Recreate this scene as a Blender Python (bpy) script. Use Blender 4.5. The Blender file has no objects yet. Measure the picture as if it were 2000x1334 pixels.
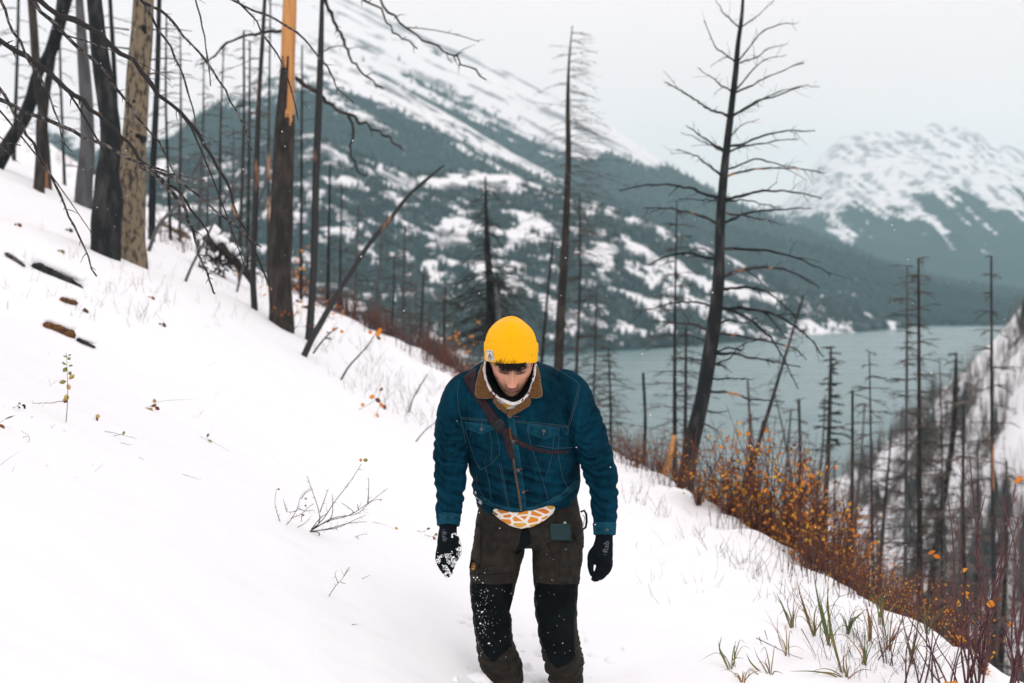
import bpy, bmesh, math, random
import numpy as np
from mathutils import Vector, Matrix
from mathutils.bvhtree import BVHTree
from mathutils.geometry import delaunay_2d_cdt
R = math.radians
random.seed(7); RNG = np.random.default_rng(7)
SC = bpy.context.scene
COL = SC.collection

# ---------------------------------------------------------------- camera
PITCH = R(2.62); F = 2778.0
CAM = np.array([0.0, 0.0, 1.7])
FW = np.array([0, math.cos(PITCH), -math.sin(PITCH)]); UP = np.array([0, math.sin(PITCH), math.cos(PITCH)]); RT = np.array([1.0, 0, 0])
cd = bpy.data.cameras.new('camera'); cam = bpy.data.objects.new('camera', cd); COL.objects.link(cam)
cam.location = CAM; cam.rotation_euler = (R(90) - PITCH, 0, 0)
cd.sensor_width = 36; cd.lens = 50; cd.clip_end = 40000; cd.clip_start = 0.1
cd.dof.use_dof = True; cd.dof.focus_distance = 5.45; cd.dof.aperture_fstop = 3.2
SC.camera = cam
# ---------------------------------------------------------------- world, sun, exposure
w = bpy.data.worlds.new("World"); SC.world = w; w.use_nodes = True
nt = w.node_tree; nt.nodes.clear()
out = nt.nodes.new('ShaderNodeOutputWorld'); bg = nt.nodes.new('ShaderNodeBackground')
sky = nt.nodes.new('ShaderNodeTexSky'); sky.sky_type = 'NISHITA'; sky.sun_disc = False
sky.sun_elevation = R(42); sky.sun_rotation = R(200)
bg.inputs[1].default_value = 1.0
sc_ = nt.nodes.new('ShaderNodeMix'); sc_.data_type = 'RGBA'; sc_.blend_type = 'MULTIPLY'; sc_.inputs[0].default_value = 1
sc_.inputs[7].default_value = (.1, .1, .1, 1); nt.links.new(sky.outputs[0], sc_.inputs[6])
tc = nt.nodes.new('ShaderNodeTexCoord'); nz = nt.nodes.new('ShaderNodeTexNoise'); nz.inputs['Scale'].default_value = 2.2; nz.inputs['Detail'].default_value = 3
mp = nt.nodes.new('ShaderNodeMapping'); mp.inputs['Scale'].default_value = (1, 1, 2.5)
nt.links.new(tc.outputs['Generated'], mp.inputs[0]); nt.links.new(mp.outputs[0], nz.inputs[0])
rp = nt.nodes.new('ShaderNodeValToRGB'); rp.color_ramp.elements[0].position = .3; rp.color_ramp.elements[1].position = .7
rp.color_ramp.elements[0].color = (1.13, 1.02, 1.02, 1); rp.color_ramp.elements[1].color = (1.22, 1.105, 1.105, 1)
nt.links.new(nz.outputs[0], rp.inputs[0])
mx = nt.nodes.new('ShaderNodeMix'); mx.data_type = 'RGBA'; mx.inputs[0].default_value = .93
nt.links.new(sc_.outputs[2], mx.inputs[6]); nt.links.new(rp.outputs[0], mx.inputs[7])
nt.links.new(mx.outputs[2], bg.inputs[0]); nt.links.new(bg.outputs[0], out.inputs[0])
sl = bpy.data.lights.new('sun', 'SUN'); sl.energy = .5; sl.angle = R(25); sl.color = (1, .97, .93)
so = bpy.data.objects.new('sun', sl); COL.objects.link(so)
so.rotation_euler = (R(48), 0, R(20))      # soft light from above and behind the camera
SC.view_settings.view_transform = 'Standard'; SC.view_settings.look = 'None'; SC.view_settings.gamma = 1
SC.view_settings.use_curve_mapping = False; SC.view_settings.exposure = 0.06
SC.cycles.volume_step_rate = 4; SC.cycles.max_bounces = 6; SC.cycles.volume_bounces = 1
SC.cycles.use_denoising = True

# ---------------------------------------------------------------- helpers
def P(u, v, d):                       # pixel of the 2000 px photograph at camera depth d -> world
    return CAM + d * (FW + (u - 1000) / F * RT - (v - 667) / F * UP)
def PY(u, v, y):                      # same, but on the plane of world y
    r = FW + (u - 1000) / F * RT - (v - 667) / F * UP
    return CAM + r * (y / r[1])
_perm = np.random.default_rng(3).permutation(4096)
_g = np.random.default_rng(4).normal(size=(4096, 3)); _g /= np.linalg.norm(_g, axis=1)[:, None]
def noise(p):                         # gradient noise, p (...,3) -> about -1..1
    p = np.asarray(p, float); i = np.floor(p).astype(np.int64); f = p - i; s = f * f * f * (f * (f * 6 - 15) + 10)
    r = 0
    for a in (0, 1):
        for b in (0, 1):
            for c in (0, 1):
                h = _perm[(_perm[(_perm[(i[..., 0] + a) & 4095] + i[..., 1] + b) & 4095] + i[..., 2] + c) & 4095]
                g = _g[h]
                d = g[..., 0] * (f[..., 0] - a) + g[..., 1] * (f[..., 1] - b) + g[..., 2] * (f[..., 2] - c)
                wx = s[..., 0] if a else 1 - s[..., 0]; wy = s[..., 1] if b else 1 - s[..., 1]; wz = s[..., 2] if c else 1 - s[..., 2]
                r = r + d * wx * wy * wz
    return r * 1.6
def fbm(p, o=4, g=.5):
    p = np.asarray(p, float); r = 0; a = 1; t = 0
    for k in range(o): r = r + a * noise(p * 2 ** k + 17.3 * k); t += a; a *= g
    return r / t
def sstep(a, b, x): t = np.clip((x - a) / (b - a), 0, 1); return t * t * (3 - 2 * t)

class MB:
    def __init__(s): s.v = []; s.f = []; s.m = []
    def add(s, V, Fc, mi=0):
        o = len(s.v); s.v.extend([tuple(float(c) for c in p) for p in V])
        for f in Fc: s.f.append(tuple(i + o for i in f)); s.m.append(mi)
    def tube(s, pts, rad, n=6, mi=0, flat=1.0, mfun=None, wob=0):
        pts = [Vector(tuple(map(float, p))) for p in pts]; k = len(pts)
        if k < 2: return
        T = []
        for i in range(k):
            t = pts[min(i + 1, k - 1)] - pts[max(i - 1, 0)]
            T.append(t.normalized() if t.length > 1e-9 else Vector((0, 0, 1)))
        a = T[0].orthogonal().normalized(); o = len(s.v)
        for i in range(k):
            a = (a - T[i] * a.dot(T[i])); a = a.normalized() if a.length > 1e-6 else T[i].orthogonal().normalized()
            b = T[i].cross(a)
            for j in range(n):
                th = 2 * math.pi * j / n; rr = rad[i] * (1 + (random.uniform(-wob, wob) if wob else 0))
                q = pts[i] + a * (math.cos(th) * rr) + b * (math.sin(th) * rr * flat)
                s.v.append(tuple(q))
        for i in range(k - 1):
            for j in range(n):
                f = (o + i * n + j, o + i * n + (j + 1) % n, o + (i + 1) * n + (j + 1) % n, o + (i + 1) * n + j)
                s.f.append(f); s.m.append(mfun(s.v[f[0]], i, j) if mfun else mi)
        s.f.append(tuple(o + j for j in range(n))[::-1]); s.m.append(mi)
        s.f.append(tuple(o + (k - 1) * n + j for j in range(n))); s.m.append(mi)
    def box(s, c, h, rot=None, mi=0):
        V = []
        for x in (-1, 1):
            for y in (-1, 1):
                for z in (-1, 1):
                    q = Vector((x * h[0], y * h[1], z * h[2]))
                    if rot is not None: q = rot @ q
                    V.append(q + Vector(tuple(c)))
        s.add(V, [(0, 1, 3, 2), (4, 6, 7, 5), (0, 4, 5, 1), (2, 3, 7, 6), (0, 2, 6, 4), (1, 5, 7, 3)], mi)
    def build(s, name, mats, parent=None, smooth=True):
        me = bpy.data.meshes.new(name); me.from_pydata(s.v, [], s.f)
        if not isinstance(mats, (list, tuple)): mats = [mats]
        for m in mats: me.materials.append(m)
        if any(s.m): me.polygons.foreach_set('material_index', s.m)
        if smooth: me.polygons.foreach_set('use_smooth', [True] * len(s.f))
        me.update(); o = bpy.data.objects.new(name, me); COL.objects.link(o)
        if parent is not None: setp(o, parent)
        return o
def setp(o, parent):                   # parts are modelled in world coordinates
    o.parent = parent
    L = bpy.context.view_layer
    o.matrix_parent_inverse = pmat(parent).inverted()
def pmat(p):
    m = Matrix.LocRotScale(p.location, p.rotation_euler, p.scale)
    if p.parent: m = pmat(p.parent) @ p.matrix_parent_inverse @ m
    return m
def tag(o, label=None, cat=None, group=None, kind=None):
    if label: o['label'] = label
    if cat: o['category'] = cat
    if group: o['group'] = group
    if kind: o['kind'] = kind
    return o
def empty(name, loc, label, cat, group=None):
    o = bpy.data.objects.new(name, None); COL.objects.link(o); o.location = tuple(map(float, loc)); o.empty_display_size = .2
    return tag(o, label, cat, group)
def gridmesh(name, X, Y, Z, mat, attrs=None, parent=None):
    n, m = X.shape; V = np.stack([X, Y, Z], -1).reshape(-1, 3)
    idx = np.arange(n * m).reshape(n, m)
    Q = np.stack([idx[:-1, :-1], idx[1:, :-1], idx[1:, 1:], idx[:-1, 1:]], -1).reshape(-1, 4)
    return npmesh(name, V, Q, mat, {k: a.ravel() for k, a in (attrs or {}).items()}, parent)
def npmesh(name, V, Q, mat, attrs=None, parent=None, smooth=True):
    me = bpy.data.meshes.new(name); k = Q.shape[1]
    me.vertices.add(len(V)); me.vertices.foreach_set('co', np.ascontiguousarray(V, np.float32).ravel())
    me.loops.add(Q.size); me.loops.foreach_set('vertex_index', np.ascontiguousarray(Q, np.int32).ravel())
    me.polygons.add(len(Q)); me.polygons.foreach_set('loop_start', np.arange(0, Q.size, k, dtype=np.int32)[:len(Q)])
    me.polygons.foreach_set('use_smooth', np.full(len(Q), smooth, dtype=bool))
    for a, val in (attrs or {}).items():
        if val.ndim == 2:
            at = me.attributes.new(a, 'FLOAT_COLOR', 'POINT'); at.data.foreach_set('color', np.ascontiguousarray(val, np.float32).ravel())
        else:
            at = me.attributes.new(a, 'FLOAT', 'POINT'); at.data.foreach_set('value', np.ascontiguousarray(val, np.float32).ravel())
    me.update(calc_edges=True); me.validate()
    if mat: me.materials.append(mat)
    o = bpy.data.objects.new(name, me); COL.objects.link(o)
    if parent is not None: setp(o, parent)
    return o

# ---------------------------------------------------------------- materials
def N(t, ty, **k):
    n = t.nodes.new(ty)
    for a, b in k.items():
        if a in n.inputs: n.inputs[a].default_value = b
        else: setattr(n, a, b)
    return n
def mat(name, col, rough=.8, col2=None, scale=20, detail=4, lo=.4, hi=.6, bump=0, bscale=None, stretch=(1, 1, 1), spec=.3, sheen=0, metal=0, coords='Object'):
    m = bpy.data.materials.new(name); m.use_nodes = True; t = m.node_tree; b = t.nodes['Principled BSDF']
    b.inputs['Base Color'].default_value = (*col, 1); b.inputs['Roughness'].default_value = rough
    b.inputs['Specular IOR Level'].default_value = spec; b.inputs['Metallic'].default_value = metal
    if sheen: b.inputs['Sheen Weight'].default_value = sheen; b.inputs['Sheen Roughness'].default_value = .4
    if col2 or bump:
        c = N(t, 'ShaderNodeTexCoord'); mp = N(t, 'ShaderNodeMapping'); mp.inputs['Scale'].default_value = stretch
        t.links.new(c.outputs[coords], mp.inputs[0])
    if col2:
        n = N(t, 'ShaderNodeTexNoise', Scale=scale, Detail=detail); t.links.new(mp.outputs[0], n.inputs[0])
        r = N(t, 'ShaderNodeValToRGB'); e = r.color_ramp.elements
        e[0].position = lo; e[1].position = hi; e[0].color = (*col, 1); e[1].color = (*col2, 1)
        t.links.new(n.outputs[0], r.inputs[0]); t.links.new(r.outputs[0], b.inputs['Base Color'])
    if bump:
        n = N(t, 'ShaderNodeTexNoise', Scale=bscale or scale, Detail=5); t.links.new(mp.outputs[0], n.inputs[0])
        u = N(t, 'ShaderNodeBump'); u.inputs['Strength'].default_value = 1; u.inputs['Distance'].default_value = bump
        t.links.new(n.outputs[0], u.inputs['Height']); t.links.new(u.outputs[0], b.inputs['Normal'])
    return m
M_char = mat('charred_bark', (.010, .014, .016), .85, (.055, .054, .053), 14, 6, .5, .72, .028, 34, (1, 1, .3))
M_bark = mat('lichen_bark', (.21, .17, .115), .9, (.045, .042, .038), 26, 9, .46, .62, .022, 34, (1, 1, .5))
M_grey = mat('weathered_bark', (.10, .105, .11), .9, (.055, .056, .06), 10, 6, .4, .65, .01, 26, (1, 1, .3))
M_bare = mat('bare_wood', (.62, .31, .11), .7, (.36, .16, .06), 16, 7, .45, .75, .006, 50, (3, 3, .10))
M_branch = mat('branch_bark', (.020, .019, .020), .85, (.17, .155, .145), 55, 7, .46, .66, .006, 90)
M_mixed = mat('charred_bark_with_bare_patches', (.032, .034, .036), .85, (.38, .19, .10), 5, 5, .60, .68, .006, 30, (1, 1, .25))
M_scorched = mat('scorched_bark', (.022, .021, .020), .9, (.065, .056, .048), 12, 6, .45, .7, .03, 34, (1, 1, .3))
M_needle = mat('dark_needles', (.022, .030, .028), .8, (.05, .05, .045), 9)
M_stem = mat('red_stem', (.055, .016, .022), .6, (.12, .05, .05), 30)
M_rust = mat('rusty_brush', (.16, .060, .034), .8, (.065, .034, .034), 2.5, 4, .35, .6)
M_leafo = mat('orange_leaf', (.72, .30, .025), .6, (.58, .17, .02), 6, 3)
M_leafb = mat('brown_leaf', (.20, .07, .02), .7, (.10, .035, .015), 6, 3)
M_leafg = mat('green_leaf', (.12, .16, .045), .6, (.30, .26, .07), 18, 3)
M_leafy = mat('yellow_leaf', (.50, .38, .12), .6, (.30, .18, .05), 30, 3)
M_grass = mat('green_grass', (.075, .125, .04), .6, (.20, .16, .055), 14, 3, .45, .6)
M_straw = mat('straw_grass', (.34, .19, .06), .7, (.16, .08, .03), 14, 3)
M_twig = mat('thin_twig', (.022, .018, .018), .8, (.07, .05, .05), 40)
M_wood = mat('rotten_wood', (.18, .085, .03), .85, (.035, .02, .012), 22, 5, .4, .65, .01, 30, (1, 3, 3))
M_dark = mat('dark_hollow_wood', (.008, .012, .013), .9, (.03, .03, .03), 15, bump=.01)
def snow_mat(name, bump=.006, brush=False):
    m = bpy.data.materials.new(name); m.use_nodes = True; t = m.node_tree; b = t.nodes['Principled BSDF']
    b.inputs['Roughness'].default_value = .75; b.inputs['Specular IOR Level'].default_value = .15
    b.inputs['Base Color'].default_value = (.905, .925, .945, 1)
    c = N(t, 'ShaderNodeTexCoord')
    n1 = N(t, 'ShaderNodeTexNoise', Scale=6, Detail=8, Roughness=.55); t.links.new(c.outputs['Object'], n1.inputs[0])
    u = N(t, 'ShaderNodeBump'); u.inputs['Distance'].default_value = bump * 4; u.inputs['Strength'].default_value = .5
    t.links.new(n1.outputs[0], u.inputs['Height']); t.links.new(u.outputs[0], b.inputs['Normal'])
    if brush:
        a = N(t, 'ShaderNodeAttribute', attribute_name='brush')
        n = N(t, 'ShaderNodeTexNoise', Scale=1.6, Detail=7, Roughness=.65); t.links.new(c.outputs['Object'], n.inputs[0])
        mu = N(t, 'ShaderNodeMath', operation='ADD'); t.links.new(a.outputs['Fac'], mu.inputs[0]); t.links.new(n.outputs[0], mu.inputs[1])
        r = N(t, 'ShaderNodeValToRGB'); r.color_ramp.elements[0].position = .92; r.color_ramp.elements[1].position = 1.05
        t.links.new(mu.outputs[0], r.inputs[0])
        x = N(t, 'ShaderNodeMix', data_type='RGBA'); x.inputs[6].default_value = (.905, .925, .945, 1); x.inputs[7].default_value = (.075, .06, .055, 1)
        t.links.new(r.outputs[0], x.inputs[0]); t.links.new(x.outputs[2], b.inputs['Base Color'])
    return m
M_snow = snow_mat('snow'); M_ground = snow_mat('snow_with_brush', .005, True)
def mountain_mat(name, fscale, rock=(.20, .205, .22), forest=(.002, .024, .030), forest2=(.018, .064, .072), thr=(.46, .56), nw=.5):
    m = bpy.data.materials.new(name); m.use_nodes = True; t = m.node_tree; b = t.nodes['Principled BSDF']
    b.inputs['Roughness'].default_value = .9; b.inputs['Specular IOR Level'].default_value = .1
    c = N(t, 'ShaderNodeTexCoord'); a = N(t, 'ShaderNodeAttribute', attribute_name='forest')
    n = N(t, 'ShaderNodeTexNoise', Scale=fscale, Detail=11, Roughness=.74); t.links.new(c.outputs['Object'], n.inputs[0])
    n2 = N(t, 'ShaderNodeTexNoise', Scale=fscale * 6, Detail=5, Roughness=.6); t.links.new(c.outputs['Object'], n2.inputs[0])
    mm = N(t, 'ShaderNodeMath', operation='MULTIPLY_ADD'); t.links.new(n.outputs[0], mm.inputs[0]); mm.inputs[1].default_value = nw * 2; mm.inputs[2].default_value = -nw
    ad = N(t, 'ShaderNodeMath', operation='ADD'); t.links.new(a.outputs['Fac'], ad.inputs[0]); t.links.new(mm.outputs[0], ad.inputs[1])
    r = N(t, 'ShaderNodeValToRGB'); r.color_ramp.elements[0].position = thr[0]; r.color_ramp.elements[1].position = thr[1]; t.links.new(ad.outputs[0], r.inputs[0])
    ra = N(t, 'ShaderNodeAttribute', attribute_name='rock')
    sn = N(t, 'ShaderNodeMix', data_type='RGBA'); sn.inputs[6].default_value = (.92, .92, .94, 1); sn.inputs[7].default_value = (*rock, 1)
    ad2 = N(t, 'ShaderNodeMath', operation='ADD'); t.links.new(ra.outputs['Fac'], ad2.inputs[0]); t.links.new(mm.outputs[0], ad2.inputs[1])
    r2 = N(t, 'ShaderNodeValToRGB'); r2.color_ramp.elements[0].position = .4; r2.color_ramp.elements[1].position = .8; t.links.new(ad2.outputs[0], r2.inputs[0])
    t.links.new(r2.outputs[0], sn.inputs[0])
    fo = N(t, 'ShaderNodeMix', data_type='RGBA'); fo.inputs[6].default_value = (*forest, 1); fo.inputs[7].default_value = (*forest2, 1); t.links.new(n2.outputs[0], fo.inputs[0])
    x = N(t, 'ShaderNodeMix', data_type='RGBA'); t.links.new(r.outputs[0], x.inputs[0]); t.links.new(sn.outputs[2], x.inputs[6]); t.links.new(fo.outputs[2], x.inputs[7])
    t.links.new(x.outputs[2], b.inputs['Base Color'])
    return m

# ---------------------------------------------------------------- near ground
LAKE = -78.0
CP = [(1030,1395,5.6),(900,1345,5.5),(1400,1334,6.0),(1600,1200,7.3),(1240,1150,7.9),(1000,1100,8.4),(700,1100,6.6),(300,1100,5.2),(0,1100,4.5),(0,1334,3.6),(500,1334,4.7),
      (0,760,6.6),(130,825,6.4),(0,850,5.9),(600,1000,7.3),(300,800,8.3),(600,800,10.5),(800,800,13.5),(900,900,11.0),(0,600,9.5),(255,520,12),(0,420,14),(550,645,14),(165,410,17),(400,560,14.5),(850,1000,9),(450,900,7.6)]
EDGE = [(1900,1345,6.3),(1750,1250,7.3),(1600,1155,8.4),(1400,1030,10.3),(1200,905,13.6),(1040,815,17),(880,738,20),(750,662,22.5),(600,592,25),(450,505,28),(300,425,32),(150,330,44),(0,215,60)]
ctl = np.array([P(*c) for c in CP + EDGE] + [(-.4, 0, .15), (1.5, 0, -.1), (1.8, 3, -.05), (-2, 0, .9), (-2.5, 3, 1.15), (-8, 2, 4), (-12, 9, 5.8), (-14, 20, 6.6)])
def tps_fit(c, lam=.02):
    n = len(c); d = np.linalg.norm(c[:, None, :2] - c[None, :, :2], axis=2); K = np.where(d > 0, d * d * np.log(d + 1e-12), 0) + lam * np.eye(n)
    Pm = np.c_[np.ones(n), c[:, :2]]; A = np.block([[K, Pm], [Pm.T, np.zeros((3, 3))]])
    return np.linalg.solve(A, np.r_[c[:, 2], 0, 0, 0])
TW = tps_fit(ctl, .15)
def tps(x, y):
    d = np.sqrt((x[..., None] - ctl[:, 0]) ** 2 + (y[..., None] - ctl[:, 1]) ** 2)
    return (np.where(d > 0, d * d * np.log(d + 1e-12), 0) @ TW[:-3]) + TW[-3] + TW[-2] * x + TW[-1] * y
edge = np.array([(3.4, -30.0), (2.9, -2.0), (2.55, 3.0)] + [tuple(P(*c)[:2]) for c in EDGE] + [(-60, 150)])
edge[-2] = P(*EDGE[-1])[:2]
def edge_sd(x, y):
    best = np.full(x.shape, 1e9); qx = np.zeros(x.shape); qy = np.zeros(x.shape); sg = np.ones(x.shape)
    for a, b in zip(edge[:-1], edge[1:]):
        ab = b - a; t = np.clip(((x - a[0]) * ab[0] + (y - a[1]) * ab[1]) / (ab @ ab), 0, 1)
        px, py = a[0] + t * ab[0], a[1] + t * ab[1]; d = np.hypot(x - px, y - py)
        s = np.sign(ab[1] * (x - a[0]) - ab[0] * (y - a[1]))
        m = d < best; best = np.where(m, d, best); qx = np.where(m, px, qx); qy = np.where(m, py, qy); sg = np.where(m, s, sg)
    return best * sg, qx, qy
def ground(x, y, detail=True):
    x = np.asarray(x, float); y = np.asarray(y, float); sh = x.shape; x = np.atleast_1d(x); y = np.atleast_1d(y)
    s, qx, qy = edge_sd(x, y); ins = s <= 0
    ex = np.where(ins, x, qx); ey = np.where(ins, y, qy)
    cx = np.clip(ex, -26, 4); cy = np.clip(ey, -3, 60)
    z = tps(cx, cy) + (cx - ex) * .42 + (ey - cy) * -.02
    z = np.minimum(z, 60)
    so = np.maximum(s, 0)
    z = z - (.85 * (np.sqrt(so * so + .25) - .5) - .25 * (np.sqrt(np.maximum(so - 12, 0) ** 2 + 9) - 3))
    if detail:
        p = np.stack([x, y, np.zeros_like(x)], -1); far = np.hypot(x, y)
        z = z + .045 * fbm(p * 1.1, 3) + .012 * noise(p * 4.5) * (far < 30) + np.clip(so / 20, 0, 1) * 2.0 * noise(p * .06) + np.clip((so - .2) / 2, 0, 1) * .2 * noise(p * .9)
        z = z + .11 * np.clip(noise(p * 1.9 + 5), -.2, 1) * sstep(-2.5, -.2, s) * (1 - sstep(.6, 2.5, s)) * (far < 40)
        z = z + .035 * np.clip(noise(p * 3.7 + 2), -.3, 1) * sstep(-1.2, 0, s) * (1 - sstep(.6, 2.5, s)) * (far < 20)
    return z.reshape(sh) if sh else float(z[0])
def G(u, v, d0=2.0, d1=90.0):          # where the ray through a pixel meets the ground
    d = np.concatenate([np.arange(d0, 30, .04), np.arange(30, d1, .3)]); r = P(u, v, 1.0) - CAM
    p = CAM + d[:, None] * r; h = p[:, 2] - ground(p[:, 0], p[:, 1]); k = np.where(h < 0)[0]
    return p[k[0]] if len(k) else None

# ---------------------------------------------------------------- ground sheet, lake, mountains, haze
az = np.r_[np.arange(-180, -34, 4), np.arange(-34, -22, 1), np.arange(-22, 22, .16), np.arange(22, 34, 1), np.arange(34, 181, 4)] * math.pi / 180
rr = np.r_[.02, np.geomspace(.4, 3, 40)[:-1], np.geomspace(3, 40, 330)[:-1], np.geomspace(40, 420, 110)]
A_, R_ = np.meshgrid(az, rr); X = np.sin(A_) * R_; Y = np.cos(A_) * R_
Z = np.concatenate([ground(X[i:i + 40], Y[i:i + 40]) for i in range(0, len(X), 40)])
S_ = np.concatenate([edge_sd(X[i:i + 40], Y[i:i + 40])[0] for i in range(0, len(X), 40)])
brush = .44 * sstep(.3, 3.0, S_) - .10 + .10 * sstep(.0, .8, S_)
tag(gridmesh('snowy_ground', X, Y, np.maximum(Z, -120), M_ground, {'brush': brush}), kind='structure')

m = bpy.data.materials.new('lake_water'); m.use_nodes = True; t = m.node_tree; b = t.nodes['Principled BSDF']
b.inputs['Base Color'].default_value = (.15, .25, .26, 1); b.inputs['Roughness'].default_value = .22; b.inputs['IOR'].default_value = 1.33
c = N(t, 'ShaderNodeTexCoord'); mp = N(t, 'ShaderNodeMapping'); mp.inputs['Scale'].default_value = (.035, .09, 1); mp.inputs['Rotation'].default_value = (0, 0, R(-12)); t.links.new(c.outputs['Object'], mp.inputs[0])
n = N(t, 'ShaderNodeTexNoise', Scale=1, Detail=8, Roughness=.6); t.links.new(mp.outputs[0], n.inputs[0])
mp2 = N(t, 'ShaderNodeMapping'); mp2.inputs['Scale'].default_value = (.004, .02, 1); mp2.inputs['Rotation'].default_value = (0, 0, R(-10)); t.links.new(c.outputs['Object'], mp2.inputs[0]); n2 = N(t, 'ShaderNodeTexNoise', Scale=1, Detail=6, Roughness=.6); t.links.new(mp2.outputs[0], n2.inputs[0]); rl = N(t, 'ShaderNodeMapRange'); rl.inputs[1].default_value = .35; rl.inputs[2].default_value = .65; rl.inputs[3].default_value = .12; rl.inputs[4].default_value = .42; t.links.new(n2.outputs[0], rl.inputs[0]); t.links.new(rl.outputs[0], b.inputs['Roughness'])
u_ = N(t, 'ShaderNodeBump'); u_.inputs['Distance'].default_value = 6; u_.inputs['Strength'].default_value = .6; t.links.new(n.outputs[0], u_.inputs['Height']); t.links.new(u_.outputs[0], b.inputs['Normal'])
lk = MB(); lk.add([(-3500, 60, LAKE), (3500, 60, LAKE), (3500, 5200, LAKE), (-3500, 5200, LAKE)], [(0, 1, 2, 3)])
tag(lk.build('lake', m, smooth=False), kind='structure')

def layer(name, sil, base, mt, amp, nl, forestf, rockf=None, step=6, rows=150, pw=1.0, back=500, zback=-150, seed=0, silamp=1.0):
    us = np.arange(sil[0][0], sil[-1][0] + 1, step, dtype=float)
    s = np.array(sil, float); bs = np.array(base, float)
    vs = np.interp(us, s[:, 0], s[:, 1]); ds = np.interp(us, s[:, 0], s[:, 2])
    zb = np.interp(us, bs[:, 0], bs[:, 1]); db = np.interp(us, bs[:, 0], bs[:, 2])
    zs = CAM[2] - (vs - 540) / F * ds
    t = np.r_[np.linspace(0, 1, rows), 1 + np.linspace(.05, 1, 10)]; T, U = np.meshgrid(t, us, indexing='ij')
    D = np.where(T <= 1, db + (ds - db) * T, ds + (T - 1) * back)
    Zz = np.where(T <= 1, zb + (zs - zb) * np.minimum(T, 1) ** pw, zs + (T - 1) * (zback - zs))
    X = (U - 1000) / F * D; Y = D * 1.0
    n = fbm(np.stack([X / nl, Y / nl + seed * 9.1, Zz / nl], -1), 6, .55)
    env = np.clip(T * 5, 0, 1) * (1 - (1 - silamp) * np.clip((T - .8) * 5, 0, 1))
    Zz = Zz + n * amp * env
    fo = forestf(X, Y, Zz, T); ro = rockf(X, Y, Zz, T) if rockf else np.zeros_like(X)
    o = gridmesh(name, X, Y, Zz, mt, {'forest': fo, 'rock': ro}); tag(o, kind='structure')
    return X, Y, Zz, T, fo
def diag(X, Z, l1, l2, s, k=.5): return fbm(np.stack([(Z + k * X) / l1, X / l2, np.full_like(X, s)], -1), 5, .55)
SA = [(-300,420,1800),(200,330,1900),(420,300,2000),(520,272,2000),(620,262,2000),(720,300,2000),(800,325,2050),(900,328,2100),(1000,340,2100),(1100,375,2100),(1200,412,2100),(1260,438,2100),(1350,470,2150),(1450,512,2150),(1520,536,2200),(1600,566,2200),(1650,592,2200),(1700,618,2200),(1760,641,2250),(1800,650,2300)]
BA = [(-300,LAKE-3,1300),(1000,LAKE-3,1400),(1150,LAKE-3,1480),(1300,LAKE-3,1560),(1500,LAKE-3,1780),(1700,LAKE-3,2050),(1800,LAKE-3,2250)]
def fA(X, Y, Z, T):
    a = fbm(np.stack([X / 170, Y / 170, Z / 70], -1), 5, .6)
    u = X / Y * F + 1000
    ridge = np.exp(-((T - .93) / .05) ** 2) * sstep(700, 900, u)
    stripe = np.exp(-((T - .60 - .05 * np.sin(u / 60)) / .05) ** 2) * sstep(1180, 1250, u) * (1 - sstep(1480, 1560, u))
    a2 = fbm(np.stack([X / 45, Y / 60, Z / 25 + 3], -1), 4, .6); return .68 - a * .95 - a2 * 1.25 - .9 * fbm(np.stack([X / 22, Y / 40, Z / 14 + 9], -1), 3, .6) - ridge * .45 - stripe * .75 + .35 * np.clip(.15 - T, 0, 1) * 5
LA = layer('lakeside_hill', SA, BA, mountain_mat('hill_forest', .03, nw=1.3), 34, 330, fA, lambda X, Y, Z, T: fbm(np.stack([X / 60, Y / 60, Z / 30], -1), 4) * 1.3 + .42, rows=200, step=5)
SCc = [(-300,500,3000),(100,420,3000),(250,330,3100),(330,275,3200),(400,222,3300),(450,190,3300),(500,160,3300),(560,122,3300),(640,108,3300),(700,130,3300),(780,170,3300),(900,238,3300),(1000,300,3300),(1100,352,3300),(1180,385,3300),(1300,420,3300),(1450,450,3300),(1600,482,3300),(1750,525,3200),(1900,572,3000),(1960,596,2900),(2100,625,2800),(2300,650,2800)]
BC = [(-300,LAKE-3,2150),(1600,LAKE-3,2200),(1800,LAKE-3,2260),(2300,LAKE-3,2300)]
def fC(X, Y, Z, T):
    a = diag(X, Z, 70, 500, 1.3)
    u = X / Y * F + 1000; tl = np.interp(u, [300, 450, 600, 700, 800, 900, 1000, 1100, 1180, 1240], [330, 380, 380, 331, 290, 258, 215, 185, 190, 420]) + 40 * fbm(np.stack([X / 200, Y / 300, Z * 0], -1), 4)
    a3 = diag(X, Z, 22, 160, 5.3); f = .55 - (Z - tl) / 95 - a * 1.2 - a3 * .9
    low = fbm(np.stack([X / 120, Y / 120, Z / 50], -1), 5, .6) * sstep(120, -20, Z)
    return np.minimum(f, 1.25) - np.abs(low) * 2.0 + .1
LC = layer('forested_ridge', SCc, BC, mountain_mat('ridge_forest', .022, nw=1.6), 36, 420, fC, lambda X, Y, Z, T: diag(X, Z, 30, 300, 7.7) * 1.4 + diag(X, Z, 12, 90, 3.1) * .9 + .30, rows=170, seed=3, silamp=.4)
SB = [(-200,-70,4600),(200,-90,4600),(420,-80,4600),(520,-60,4600),(620,-25,4600),(870,92,4600),(1000,148,4600),(1100,200,4600),(1200,255,4600),(1300,322,4600),(1420,392,4500),(1550,440,4400),(1700,505,4300),(1850,550,4100),(2000,575,3900),(2300,610,3900)]
BB = [(-200,-40,3350),(2300,-60,3350)]
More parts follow.
